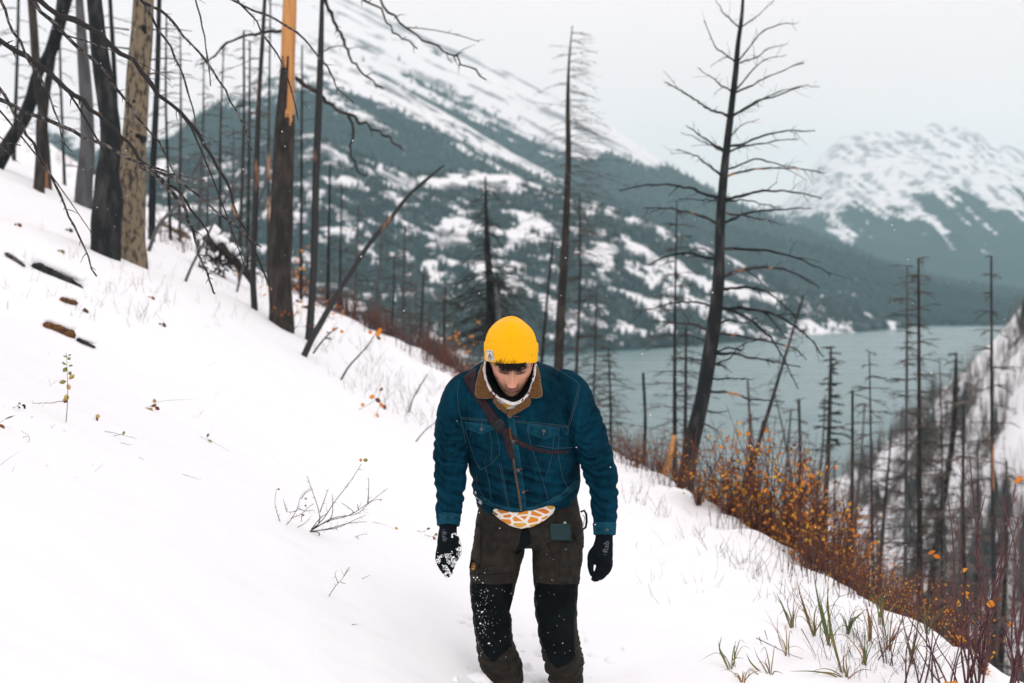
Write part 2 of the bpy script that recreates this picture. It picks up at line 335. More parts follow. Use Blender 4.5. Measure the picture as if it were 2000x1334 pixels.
def fB(X, Y, Z, T):
    a = diag(X, Z, 85, 600, 4.1)
    u = X / Y * F + 1000; tl = np.interp(u, [400, 700, 760, 900, 1000, 1100, 1180, 1260, 1400], [480, 590, 560, 490, 405, 345, 345, 330, 420]) + 55 * fbm(np.stack([X / 200, Y / 300, Z * 0], -1), 4)
    a3 = diag(X, Z, 25, 220, 2.3); return np.maximum(.5 - (Z - tl) / 95 - a * 1.1 - a3 * .8, .22 + a * .9 + a3 * .7 - (Z - tl) / 1200) - 1.2 * (1 - sstep(430, 640, u))
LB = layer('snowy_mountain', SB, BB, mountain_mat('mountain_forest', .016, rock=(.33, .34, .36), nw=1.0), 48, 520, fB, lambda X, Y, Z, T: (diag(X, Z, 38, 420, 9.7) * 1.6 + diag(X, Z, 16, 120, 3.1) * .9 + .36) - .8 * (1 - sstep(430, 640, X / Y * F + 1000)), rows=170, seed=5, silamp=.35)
SD = [(1200,520,6800),(1400,430,6800),(1480,415,6900),(1530,395,7000),(1560,360,7000),(1600,308,7000),(1640,272,7000),(1700,256,7000),(1780,258,7000),(1815,238,7100),(1870,246,7100),(1930,272,7100),(2000,300,7000),(2100,310,7000),(2300,360,7000),(2500,450,7000)]
BD = [(1200,-75,4900),(2500,-75,4900)]
def fD(X, Y, Z, T):
    a = fbm(np.stack([X / 260, Y / 260, Z / 300], -1), 5, .6)
    tl = 270 + 50 * fbm(np.stack([X / 300, Y / 900, Z * 0], -1), 3)
    g = fbm(np.stack([(X + .25 * Z) / 70, Y / 900, Z / 260], -1), 5, .65)
    return .55 - (Z - tl) / 170 - a * .9 - g * 2.3
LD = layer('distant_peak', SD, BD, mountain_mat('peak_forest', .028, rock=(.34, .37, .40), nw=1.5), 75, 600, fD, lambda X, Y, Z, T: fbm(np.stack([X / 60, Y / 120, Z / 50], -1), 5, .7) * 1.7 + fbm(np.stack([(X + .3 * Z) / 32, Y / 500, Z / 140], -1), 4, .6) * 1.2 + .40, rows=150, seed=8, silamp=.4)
# the wooded spur across the gully on the right
SS = [(1440,1130,420),(1500,1040,410),(1560,985,400),(1600,955,390),(1650,925,380),(1700,893,370),(1740,862,360),(1780,825,350),(1830,778,340),(1870,732,330),(1900,700,320),(1950,648,310),(2000,592,300),(2100,500,300),(2400,300,300)]
BS = [(1440,-86,380),(1500,-84,330),(1600,-78,230),(1700,-66,180),(1850,-52,130),(2000,-46,105),(2400,-40,90)]
def fS(X, Y, Z, T): return .26 + fbm(np.stack([X / 16, Y / 16, Z / 14], -1), 5, .6) * 1.5
LS = layer('wooded_spur', SS, BS, mountain_mat('spur_brush', .25, rock=(.16, .15, .15), forest=(.04, .048, .050), forest2=(.14, .125, .115), nw=1.0), 6, 40, fS, rows=150, step=5, back=120, zback=-120, seed=11, silamp=.7)

def cones(name, Ld, n, hmin, hmax, seed, thr, mt, wid=.2, tmin=0.0):
    rg = np.random.default_rng(seed); Xg, Yg, Zg, T, fo = Ld; ok = np.argwhere((T[:-1, :-1] < 1.0) & (T[:-1, :-1] > tmin))
    k = ok[rg.integers(len(ok), size=n * 3)]; i, j = k[:, 0], k[:, 1]; a, b = rg.random(len(k)), rg.random(len(k))
    def ip(Q): return (Q[i, j] * (1 - a) + Q[i + 1, j] * a) * (1 - b) + (Q[i, j + 1] * (1 - a) + Q[i + 1, j + 1] * a) * b
    x, y, z, f = ip(Xg), ip(Yg), ip(Zg), ip(fo)
    keep = (f + rg.normal(size=len(f)) * .12 > thr) & (z > LAKE + 1); x, y, z = x[keep][:n], y[keep][:n], z[keep][:n]; n = len(x)
    h = rg.uniform(hmin, hmax, n); r = h * wid * rg.uniform(.7, 1.2, n); th = np.arange(5) * 2 * math.pi / 5
    V = np.zeros((n, 7, 3)); ph = rg.random(n) * 6.28
    for q in range(5):
        jr = rg.uniform(.75, 1.2, n)
        V[:, q] = np.stack([x + np.cos(th[q] + ph) * r * jr, y + np.sin(th[q] + ph) * r * jr, z + h * rg.uniform(.05, .2, n)], -1)
    V[:, 5] = np.stack([x, y, z + h], -1); V[:, 6] = np.stack([x, y, z - 1], -1)
    Fc = np.array([(q, (q + 1) % 5, 5) for q in range(5)] + [((q + 1) % 5, q, 6) for q in range(5)])
    Q = (Fc[None] + (np.arange(n) * 7)[:, None, None]).reshape(-1, 3)
    return tag(npmesh(name, V.reshape(-1, 3), Q, mt), ('dense dark conifers covering the ' + name.split('_')[0] + ' slopes behind the lake') if name[:4] != 'spur' else 'small dark conifers dotted over the snowy spur across the gully', 'forest', kind='stuff')
M_con = mat('conifer_green', (.002, .024, .030), .9, (.020, .068, .078), .05, 3, .35, .7)
M_con2 = mat('frosted_conifer', (.003, .026, .032), .9, (.13, .17, .18), .05, 4, .5, .75)
cones('lakeside_forest', LA, 22000, 5, 12, 1, .60, M_con2, .17)
cones('ridge_forest', LC, 26000, 9, 16, 2, .5, M_con, .19)
cones('mountain_forest', LB, 14000, 12, 22, 3, .55, M_con, .2)
cones('spur_conifers', LS, 420, 3, 8, 4, .55, M_con2, .16)

# air
hz = MB(); hz.box((0, 5200, 390), (7000, 5400, 540))
m = bpy.data.materials.new('haze_air'); m.use_nodes = True; t = m.node_tree; t.nodes.remove(t.nodes['Principled BSDF'])
v = N(t, 'ShaderNodeVolumePrincipled'); v.inputs['Color'].default_value = (.66, .92, .97, 1); v.inputs['Density'].default_value = 9e-5
t.links.new(v.outputs[0], t.nodes['Material Output'].inputs['Volume'])
tag(hz.build('haze', m, smooth=False), kind='stuff')

# ---------------------------------------------------------------- the hiker
def lerp_rows(rows, n):
    a = np.array(rows, float); t = np.r_[0, np.cumsum(np.linalg.norm(np.diff(a[:, :3], axis=0), axis=1))]; t /= t[-1]
    s = np.linspace(0, 1, n)
    # smooth (Catmull-Rom like) by cubic Hermite
    out = np.zeros((n, a.shape[1])); m = np.gradient(a, t, axis=0)
    for i, q in enumerate(s):
        k = min(np.searchsorted(t, q, side='right') - 1, len(t) - 2); k = max(k, 0); h = t[k + 1] - t[k]; x = (q - t[k]) / h
        out[i] = (2*x**3-3*x**2+1)*a[k] + (x**3-2*x**2+x)*h*m[k] + (-2*x**3+3*x**2)*a[k+1] + (x**3-x**2)*h*m[k+1]
    return out
def limb(mb, rows, n=40, seg=24, flat=1.0):          # rows: u, v, y, radius in px
    pts = []; rad = []
    for u, v, y, r in rows: p = PY(u, v, y); pts.append([*p, r * y / F])
    L = lerp_rows(pts, n); mb.tube(L[:, :3], np.maximum(L[:, 3], .004), seg, flat=flat); return L
def slab(mb, rows, seg=48, ex=2.3, n=40, tilt=0, roll=0):    # rows: v, uL, uR, y, half depth (m); horizontal rings
    q = []
    for v, a, b, y, d in rows: pa, pb = PY(a, v, y), PY(b, v, y); q.append([(pa[0] + pb[0]) / 2, y, pa[2], (pb[0] - pa[0]) / 2, d])
    L = lerp_rows(q, n); V = []
    for i_, (cx, cy, cz, rx, ry) in enumerate(L):
        for j in range(seg):
            th = 2 * math.pi * j / seg; c, s = math.cos(th), math.sin(th)
            e = (abs(c) ** ex + abs(s) ** ex) ** (-1 / ex); yy = s * e * ry
            V.append((cx + c * e * rx, cy + yy, cz + tilt * yy + roll * c * e * rx * (i_ / len(L)) ** 2))
    n = len(L); Fc = [(i * seg + j, i * seg + (j + 1) % seg, (i + 1) * seg + (j + 1) % seg, (i + 1) * seg + j) for i in range(n - 1) for j in range(seg)]
    Fc += [tuple(range(seg))[::-1], tuple((n - 1) * seg + j for j in range(seg))]
    mb.add(V, Fc)
def remesh(mb, vox, it=4, fac=.5):
    me = bpy.data.meshes.new('t'); me.from_pydata(mb.v, [], mb.f); bm = bmesh.new(); bm.from_mesh(me); bmesh.ops.recalc_face_normals(bm, faces=bm.faces); bm.to_mesh(me); bm.free()
    o = bpy.data.objects.new('t', me); COL.objects.link(o)
    a = o.modifiers.new('r', 'REMESH'); a.mode = 'VOXEL'; a.voxel_size = vox
    s = o.modifiers.new('s', 'SMOOTH'); s.factor = fac; s.iterations = it
    bpy.context.view_layer.update(); ev = o.evaluated_get(bpy.context.evaluated_depsgraph_get()); m2 = bpy.data.meshes.new_from_object(ev)
    bpy.data.objects.remove(o)
    V = np.zeros(len(m2.vertices) * 3); m2.vertices.foreach_get('co', V); V = V.reshape(-1, 3)
    Nn = np.zeros(len(m2.vertices) * 3); m2.vertices.foreach_get('normal', Nn); Nn = Nn.reshape(-1, 3)
    Q = [tuple(p.vertices) for p in m2.polygons]
    bpy.data.meshes.remove(m2); return V, Nn, Q
def mk(name, V, Q, mt, parent, attrs=None, mi=None):
    me = bpy.data.meshes.new(name); me.from_pydata([tuple(p) for p in V], [], Q)
    for q in (mt if isinstance(mt, (list, tuple)) else [mt]): me.materials.append(q)
    me.polygons.foreach_set('use_smooth', [True] * len(Q))
    if mi is not None: me.polygons.foreach_set('material_index', mi)
    for a, val in (attrs or {}).items():
        at = me.attributes.new(a, 'FLOAT_COLOR', 'POINT'); at.data.foreach_set('color', np.ascontiguousarray(val, np.float32).ravel())
    me.update(); o = bpy.data.objects.new(name, me); COL.objects.link(o)
    if parent is not None: setp(o, parent)
    return o
def bvh(V, Q): return BVHTree.FromPolygons([Vector(tuple(p)) for p in V], Q)
def nearest_on(L, V):                                 # nearest point of a centre line -> arclength, offset vector
    P0 = L[:, :3]; s = np.r_[0, np.cumsum(np.linalg.norm(np.diff(P0, axis=0), axis=1))]
    d = np.linalg.norm(V[:, None] - P0[None], axis=2); k = d.argmin(1); return s[k] + ((V - P0[k]) * np.gradient(P0, axis=0)[k]).sum(1) / (np.linalg.norm(np.gradient(P0, axis=0)[k], axis=1) + 1e-9), d.min(1), k
def hit(B, u, v, off=0, default=None):
    r = P(u, v, 1.0) - CAM; r /= np.linalg.norm(r); h = B.ray_cast(Vector(CAM), Vector(r), 20)
    if h[0] is None:
        if default is None: return None
        return CAM + r * default
    return np.array(h[0]) - r * off
def resamp(poly, step):
    o = []
    for i in range(len(poly)):
        a = np.array(poly[i], float); b = np.array(poly[(i + 1) % len(poly)], float); k = max(1, int(np.linalg.norm(b - a) / step))
        for q in range(k): o.append(a + (b - a) * q / k)
    return np.array(o)
def round_poly(poly, it=2):
    p = np.array(poly, float)
    for _ in range(it): p = np.stack([p * .75 + np.roll(p, -1, 0) * .25, p * .25 + np.roll(p, -1, 0) * .75], 1).reshape(-1, 2)
    return p
def patch(name, poly, surf, mt, parent, off=.002, puff=.004, edgew=4, step=2.0, thick=.004, rnd=0, bumpf=None, jag=0):
    """a piece of cloth or leather lying on a surface: outline in photograph pixels, real thickness. surf(u,v) -> point"""
    if rnd: poly = round_poly(poly, rnd)
    b = resamp(poly, step)
    if jag: b = b + RNG.normal(size=b.shape) * jag
    lo, hi = b.min(0), b.max(0); gx, gy = np.meshgrid(np.arange(lo[0], hi[0], step), np.arange(lo[1], hi[1], step)); g = np.c_[gx.ravel(), gy.ravel()] + RNG.normal(size=(gx.size, 2)) * .05
    a, c = b, np.roll(b, -1, 0)
    def dist(q):
        ab = c - a; t = np.clip(((q[:, None] - a) * ab).sum(2) / (ab ** 2).sum(1), 0, 1); return np.linalg.norm(q[:, None] - (a + t[..., None] * ab), axis=2).min(1)
    def inside(q):
        x, y = q[:, 0:1], q[:, 1:2]; cr = ((a[:, 1] > y) != (c[:, 1] > y)) & (x < (c[:, 0] - a[:, 0]) * (y - a[:, 1]) / (c[:, 1] - a[:, 1] + 1e-12) + a[:, 0]); return cr.sum(1) % 2 == 1
    g = g[inside(g)]; g = g[dist(g) > step * .5] if len(g) else g
    allp = np.r_[b, g]; n = len(b)
    vo, _, fo, *_ = delaunay_2d_cdt([Vector(p) for p in allp], [(i, (i + 1) % n) for i in range(n)], [], 1, 1e-6)
    vo = np.array([tuple(p) for p in vo]); fo = [tuple(f) for f in fo]
    de = dist(vo); h = off + puff * np.sqrt(np.clip(de / edgew, 0, 1))
    V = []
    for (u, v), hh in zip(vo, h):
        p = surf(u, v); r = CAM - p; r /= np.linalg.norm(r); V.append(p + r * hh)
    V = np.array(V)
    if bumpf is not None:
        r = CAM - V; r /= np.linalg.norm(r, axis=1)[:, None]; V = V + r * bumpf(V)[:, None] * np.clip(de / 1.5, .3, 1)[:, None]
    r = CAM - V; r /= np.linalg.norm(r, axis=1)[:, None]; Bk = V - r * (thick + h[:, None])
    ec = {}
    for f in fo:
        for i in range(3):
            e = (f[i], f[(i + 1) % 3]); ec[e] = 1
    rim = [e for e in ec if (e[1], e[0]) not in ec]; nv = len(V)
    Q = fo + [tuple(i + nv for i in f[::-1]) for f in fo] + [(e[1], e[0], e[0] + nv, e[1] + nv) for e in rim]
    # orient towards camera
    f = fo[0]; nn = np.cross(V[f[1]] - V[f[0]], V[f[2]] - V[f[0]])
    if nn @ r[f[0]] < 0: Q = [q[::-1] for q in Q]
    return mk(name, np.r_[V, Bk], Q, mt, parent)
def densify(pts, step):
    o = [np.array(pts[0], float)]
    for a, b in zip(pts[:-1], pts[1:]):
        a = np.array(a, float); b = np.array(b, float); k = max(1, int(np.linalg.norm(b - a) / step))
        for q in range(1, k + 1): o.append(a + (b - a) * q / k)
    return o
def seam(mb, pts, surf, w=.0012, off=.0008, step=3, dash=False):
    d = densify(pts, step); q = []
    for u, v in d:
        p = surf(u, v)
        if p is None: continue
        r = CAM - p; q.append(p + r / np.linalg.norm(r) * off)
    if dash:
        for i in range(0, len(q) - 1, 2): mb.tube([q[i], q[i] * .35 + q[i + 1] * .65], [w, w], 4)
    elif len(q) > 1: mb.tube(q, [w] * len(q), 4)

# cloth materials
def denim(name, c1, c2):
    m = bpy.data.materials.new(name); m.use_nodes = True; t = m.node_tree; b = t.nodes['Principled BSDF']
    b.inputs['Roughness'].default_value = .85; b.inputs['Specular IOR Level'].default_value = .15
    b.inputs['Specular IOR Level'].default_value = .04
    c = N(t, 'ShaderNodeTexCoord')
    n = N(t, 'ShaderNodeTexNoise', Scale=9, Detail=8, Roughness=.7); mp = N(t, 'ShaderNodeMapping'); mp.inputs['Scale'].default_value = (1.6, 1, .7)
    t.links.new(c.outputs['Object'], mp.inputs[0]); t.links.new(mp.outputs[0], n.inputs[0])
    f = N(t, 'ShaderNodeTexNoise', Scale=420, Detail=2); mq = N(t, 'ShaderNodeMapping'); mq.inputs['Scale'].default_value = (1.6, 1, .35); t.links.new(c.outputs['Object'], mq.inputs[0]); t.links.new(mq.outputs[0], f.inputs[0])
    a = N(t, 'ShaderNodeMath', operation='MULTIPLY_ADD'); t.links.new(f.outputs[0], a.inputs[0]); a.inputs[1].default_value = .55; t.links.new(n.outputs[0], a.inputs[2])
    g = N(t, 'ShaderNodeNewGeometry'); pr = N(t, 'ShaderNodeMath', operation='MULTIPLY_ADD'); t.links.new(g.outputs['Pointiness'], pr.inputs[0]); pr.inputs[1].default_value = 3.0; pr.inputs[2].default_value = -1.5  # pointiness: fold shade painted into the colour, ridges paler like worn denim
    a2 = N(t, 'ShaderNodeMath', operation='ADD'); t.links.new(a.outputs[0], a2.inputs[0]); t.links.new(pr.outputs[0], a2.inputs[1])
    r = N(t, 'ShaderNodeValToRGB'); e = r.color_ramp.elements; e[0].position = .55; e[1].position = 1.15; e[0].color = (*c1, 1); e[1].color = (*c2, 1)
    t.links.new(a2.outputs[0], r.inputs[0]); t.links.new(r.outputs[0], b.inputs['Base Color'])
    u = N(t, 'ShaderNodeBump'); u.inputs['Distance'].default_value = .0015; t.links.new(f.outputs[0], u.inputs['Height']); t.links.new(u.outputs[0], b.inputs['Normal'])
    return m
M_denim = denim('blue_denim', (.0002, .0075, .016), (.0024, .042, .072)); M_denim2 = denim('worn_denim', (.0006, .014, .026), (.009, .065, .100))
M_stitch = mat('denim_stitching', (.035, .065, .085), .8); M_stitch_o = mat('orange_thread', (.16, .06, .03), .8)
M_sherpa = mat('brown_sherpa_fleece', (.055, .024, .006), .95, (.17, .083, .024), 330, 3, .35, .65, .006, 140, sheen=.3)
M_trouser = mat('dark_olive_trouser_cloth', (.0095, .0075, .0052), .85, (.020, .0165, .012), 30, 5, bump=.0012, bscale=350)
M_knee = mat('black_stretch_cloth', (.0010, .0030, .004), .9, (.003, .006, .0075), 14, 4, bump=.001, bscale=300, spec=.12)
M_glove = mat('black_fleece_glove', (.0025, .005, .008), .9, (.004, .007, .010), 60, 3, bump=.001, bscale=400, spec=.1)
M_strap = mat('dark_maroon_webbing', (.010, .0045, .008), .8, (.019, .009, .014), 50, 3, bump=.0008, bscale=500)
M_plast = mat('black_plastic', (.006, .012, .016), .35); M_metal = mat('dull_metal_button', (.10, .10, .105), .45, metal=.8)
M_white = mat('white_cloth', (.66, .65, .64), .9, (.52, .51, .51), 40, 4, bump=.002, bscale=60); M_ink = mat('dark_print', (.02, .02, .04), .8)
M_boot = mat('dark_leather_boot', (.02, .016, .014), .6, (.04, .03, .025), 20)
M_phone = mat('teal_phone_case', (.003, .026, .030), .45); M_lens = mat('black_glass', (.004, .004, .005), .1); M_pale = mat('pale_grey_plastic', (.45, .50, .52), .4)
M_logo = mat('orange_leather_badge', (.50, .22, .06), .7); M_glogo = mat('grey_print', (.10, .12, .14), .7)
M_hair = mat('black_hair', (.004, .0035, .0035), .6)
def knit():
    m = bpy.data.materials.new('yellow_rib_knit'); m.use_nodes = True; t = m.node_tree; b = t.nodes['Principled BSDF']
    b.inputs['Roughness'].default_value = .9; b.inputs['Sheen Weight'].default_value = .15; b.inputs['Specular IOR Level'].default_value = .1
    n = N(t, 'ShaderNodeTexNoise', Scale=700, Detail=3); c = N(t, 'ShaderNodeTexCoord'); t.links.new(c.outputs['Object'], n.inputs[0])
    r = N(t, 'ShaderNodeValToRGB'); e = r.color_ramp.elements; e[0].position = .35; e[1].position = .6; e[0].color = (.84, .42, .002, 1); e[1].color = (.95, .50, .003, 1)
    t.links.new(n.outputs[0], r.inputs[0]); t.links.new(r.outputs[0], b.inputs['Base Color'])
    u = N(t, 'ShaderNodeBump'); u.inputs['Distance'].default_value = .001; t.links.new(n.outputs[0], u.inputs['Height']); t.links.new(u.outputs[0], b.inputs['Normal'])
    return m
M_knit = knit()
def shirtm():
    m = bpy.data.materials.new('orange_white_patterned_shirt'); m.use_nodes = True; t = m.node_tree; b = t.nodes['Principled BSDF']; b.inputs['Roughness'].default_value = .85
    c = N(t, 'ShaderNodeTexCoord'); v = N(t, 'ShaderNodeTexVoronoi', feature='DISTANCE_TO_EDGE', Scale=27, Randomness=.75); v2 = N(t, 'ShaderNodeTexVoronoi', Scale=27, Randomness=.75)
    mp = N(t, 'ShaderNodeMapping'); mp.inputs['Scale'].default_value = (.8, .25, 1.5); mp.inputs['Rotation'].default_value = (0, R(35), 0); t.links.new(c.outputs['Object'], mp.inputs[0])
    t.links.new(mp.outputs[0], v.inputs[0]); t.links.new(mp.outputs[0], v2.inputs[0])
    r = N(t, 'ShaderNodeValToRGB'); r.color_ramp.interpolation = 'CONSTANT'; e = r.color_ramp.elements; e[0].color = (.58, .17, .015, 1); e[1].position = .35; e[1].color = (.60, .33, .05, 1)
    e2 = e.new(.6); e2.color = (.24, .11, .02, 1); e3 = e.new(.75); e3.color = (.62, .22, .02, 1)
    s = N(t, 'ShaderNodeSeparateColor'); t.links.new(v2.outputs['Color'], s.inputs[0]); t.links.new(s.outputs[0], r.inputs[0])
    g = N(t, 'ShaderNodeMath', operation='LESS_THAN'); g.inputs[1].default_value = .13; t.links.new(v.outputs['Distance'], g.inputs[0])
    x = N(t, 'ShaderNodeMix', data_type='RGBA'); t.links.new(g.outputs[0], x.inputs[0]); t.links.new(r.outputs[0], x.inputs[6]); x.inputs[7].default_value = (.74, .70, .64, 1)
    t.links.new(x.outputs[2], b.inputs['Base Color']); return m
M_shirt = shirtm()

man = empty('person', PY(1030, 1385, 5.72), 'hiker in yellow beanie and blue denim jacket walking up the snow with head bowed', 'person')
BY = 5.60
# ---- jacket -------------------------------------------------------------
jb = MB()
slab(jb, [(708,958,1034,5.56,.075),(718,938,1056,5.57,.10),(732,915,1092,5.58,.12),(750,897,1118,5.59,.135),(780,892,1128,5.60,.15),(820,897,1132,5.61,.16),(870,909,1131,5.64,.158),(915,920,1132,5.67,.15),(950,929,1133,5.70,.145),(960,934,1131,5.715,.14),(972,939,1127,5.72,.135)], n=60, tilt=.35, ex=2.4, roll=.11)
AL = limb(jb, [(935,742,5.60,26),(908,765,5.58,37),(893,800,5.565,37),(885,850,5.56,35),(880,900,5.57,31.5),(879,940,5.555,28),(877,985,5.53,25.5),(875.5,1026,5.50,21)], 60)
AR = limb(jb, [(1085,740,5.60,26),(1112,765,5.58,38),(1129,800,5.565,37),(1149,850,5.56,35),(1163,893,5.57,33),(1175,935,5.555,29),(1180,985,5.53,25.5),(1181,1044,5.50,20.5)], 60)
V, Nn, Q = remesh(jb, .0068, 5)
for L, armpit in ((AL, 'l'), (AR, 'r')):
    s, d, k = nearest_on(L, V); rad = L[k, 3]; onarm = sstep(1.35, 1.05, d / rad) * sstep(.10, .2, s)
    if armpit == 'l': onarm *= sstep(PY(925, 0, 5.6)[0], PY(905, 0, 5.6)[0], V[:, 0] + np.maximum(0, (V[:, 2] - 1.35)) * -.3)
    else: onarm *= sstep(PY(1105, 0, 5.6)[0], PY(1130, 0, 5.6)[0], V[:, 0])
    off = V - L[k, :3]
    el = np.exp(-((s - .36) / .13) ** 2); cu = np.exp(-((s - .50) / .09) ** 2)
    q = np.stack([off[:, 0] * 9, off[:, 1] * 9, s * 30 + 1.6 * noise(off * 9)], -1)
    w_ = 1 - np.abs(noise(q)) * 2.6
    V = V + Nn * (onarm * (.0030 + .0052 * el + .0035 * cu) * w_)[:, None]
zz = V[:, 2]; wz = PY(0, 960, 5.6)[2]
core = sstep(PY(905, 0, 5.6)[0], PY(930, 0, 5.6)[0], V[:, 0]) * sstep(PY(1140, 0, 5.6)[0], PY(1115, 0, 5.6)[0], V[:, 0])
w_ = 1 - np.abs(noise(np.stack([V[:, 0] * 5 + 3, V[:, 1] * 4, zz * 22 + V[:, 0] * 6], -1))) * 2.4
V = V + Nn * (core * w_ * (.002 + .008 * np.exp(-((zz - wz) / .11) ** 2)))[:, None]
w_ = 1 - np.abs(noise(np.stack([V[:, 0] * 14 + 9, V[:, 1] * 6, zz * 4], -1))) * 2.2
V = V + Nn * (core * w_ * .0035)[:, None] + Nn * (.0015 * noise(V * 40))[:, None]
for sx, ux in ((-1, 915), (1, 1120)):                 # folds running from the armpits
    a0 = PY(ux, 860, 5.55); q_ = V - a0; w_ = 1 - np.abs(noise(np.stack([np.arctan2(q_[:, 2], -sx * q_[:, 0]) * 4.5, np.linalg.norm(q_, axis=1) * 6, q_[:, 0] * 0 + sx], -1))) * 2.4; V = V + Nn * (w_ * .006 * np.exp(-(np.linalg.norm(q_, axis=1) / .13) ** 2))[:, None]
_rel = V - CAM; _dd = _rel @ FW; _pu = 1000 + F * (_rel @ RT) / _dd; _pv = 667 - F * (_rel @ UP) / _dd
_hole = (((_pu - 998) / 47) ** 2 + ((_pv - 722) / 60) ** 2 < 1) & (_pv < 784)
Q = [q for q in Q if not all(_hole[i] for i in q)]
jacket = mk('jacket', V, Q, M_denim, man); JB = bvh(V, Q)
def js(u, v): 
    h = hit(JB, u, v)
    return h if h is not None else PY(u, v, 5.47)
# front band, yokes, pockets, seams
patch('front_placket', [(990,812),(1003,806),(1010,850),(1017,900),(1025,960),(1029,1001),(1017,1000),(1012,960),(1004,900),(997,850)], js, M_denim2, jacket, .001, .002, 3, 2.5, .003)
mb = MB(); seam(mb, [(995,835),(999,860),(1003,900),(1011,950),(1018,997)], js, .0042, .003, 2.5); mb.build('fleece_edge', M_sherpa, jacket)
for poly, nm in (([(907,823),(971,832),(969,837),(940,849),(912,838)], 'l'), ([(1030,827),(1094,836),(1092,849),(1062,859),(1028,845)], 'r')):
    patch('pocket_flap', poly, js, M_denim2, jacket, .002, .0035, 2.5, 2, .004)
def button(u, v, r=.0075, parent=jacket, off=.005, m=M_metal, name='button'):
    p = js(u, v); d = CAM - p; d /= np.linalg.norm(d); b = MB(); b.tube([p, p + d * off, p + d * (off + .003), p + d * (off + .004)], [r * .9, r, r * .85, r * .3], 14); b.build(name, m, parent)
for u, v in ((940.5,838),(1062,842),(996,814),(1002,862),(1012,918),(1022,961)): button(u, v)
mb = MB()
for pl in ([(901,815),(935,818),(975,821)],[(990,820),(1050,826),(1110,832)],[(901,818),(935,821),(975,824)],[(990,823),(1050,829),(1110,835)],
           [(908,838),(918,870),(928,900),(940,918)],[(968,838),(975,870),(976,888)],[(976,888),(960,905),(940,918)],[(955,834),(961,870),(958,900)],
           [(1031,846),(1040,880),(1058,930),(1070,975)],[(1092,850),(1090,885),(1098,930),(1110,955)],[(1082,852),(1078,890),(1066,935)],
           [(930,925),(932,950),(948,975)],[(945,900),(955,940),(960,975)],[(975,905),(984,950),(992,990)],[(978,905),(987,950),(995,990)],[(1000,905),(1010,955),(1017,996)],[(1009,905),(1019,955),(1026,996)],
           [(1060,712),(1090,722),(1122,742),(1133,752)],[(1133,752),(1125,790),(1113,830),(1108,850)],[(1130,752),(1122,790),(1110,830),(1105,850)],[(897,742),(893,770),(896,800),(903,830),(910,865)],
           [(941,968),(960,983),(990,992),(1020,994),(1055,986),(1095,966),(1125,938)],[(1046,870),(1085,876),(1120,874)],
           [(857,1006),(876,1008),(896,1005)],[(1161,1020),(1180,1023),(1201,1021)],[(857,1009),(876,1011),(896,1008)],[(1181,1026),(1181,1044)]):
    seam(mb, pl, js, .0011, .0006)
mb.build('stitching', M_stitch, jacket)
mb = MB()
for pl in ([(1062,838),(1061,851)],[(941,825),(941,832)],[(1002,861),(1010,860)],[(1012,917),(1021,915)],[(1022,960),(1032,958)],[(1002,813),(1012,814)]): mb = MB(); seam(mb, pl, js, .0016, .006, 2); mb.build('buttonhole', M_stitch_o, jacket)
# waistband and cuffs are separate thicker bands
patch('waistband', [(938,968),(955,981),(985,990),(1018,993),(1050,987),(1090,969),(1131,936),(1131,950),(1100,975),(1060,992),(1020,1002),(975,996),(940,981)], js, M_denim2, jacket, .001, .003, 3, 2.5, .004)
for L, lab in ((AL, 0), (AR, 1)):
    c = L[-5:, :3]; mb = MB(); r = L[-5:, 3]; mb.tube([c[0], c[0] + (c[-1] - c[0]) * .05, (c[0] + c[-1]) / 2, c[-1], c[-1] + (c[-1] - c[0]) * .06], [r[0] * .99, r[0] * 1.05, (r[0] + r[-1]) / 2 * 1.06, r[-1] * 1.07, r[-1] * .94], 32); mb.build('cuff', M_denim2, jacket)
    if lab: button(1186, 1035, .006)
# sherpa collar and lapels
def cs(y0=5.42):
    def f(u, v):
        h = hit(JB, u, v); p = PY(u, v, y0 + abs(u - 1000) * .0006)
        return p if h is None or h[1] > p[1] else h
    return f
curl = lambda V: .0045 * noise(V * 95) + .003 * noise(V * 190)
def collar_surf(u, v):
    h = hit(JB, u, v, .012); k = np.clip((v - 705) / 70, 0, 1); y = 5.50 - .06 * k; p = PY(u, v, y); return p if h is None or h[1] > p[1] else h
for poly in ([(948,704),(938,716),(932,735),(928,757),(927,772),(932,778),(946,779),(960,779),(964,776),(958,764),(952,750),(948,730)], [(1043,706),(1050,712),(1054,725),(1057,745),(1060,770),(1058,776),(1046,779),(1034,777),(1031,772),(1037,758),(1042,735)]):
    patch('sherpa_collar', poly, collar_surf, M_sherpa, jacket, .004, .014, 7, 1.6, .012, 1, curl, .35)
patch('sherpa_lapel', [(962,776),(972,783),(982,792),(992,801),(990,808),(984,806),(972,797),(963,786)], collar_surf, M_sherpa, jacket, .004, .008, 4, 1.6, .008, 1, curl, .3)
patch('sherpa_lapel', [(1029,774),(1038,778),(1037,790),(1025,799),(1010,807),(995,815),(989,812),(990,804),(1003,798),(1016,787)], collar_surf, M_sherpa, jacket, .005, .009, 4, 1.6, .008, 1, curl, .35)

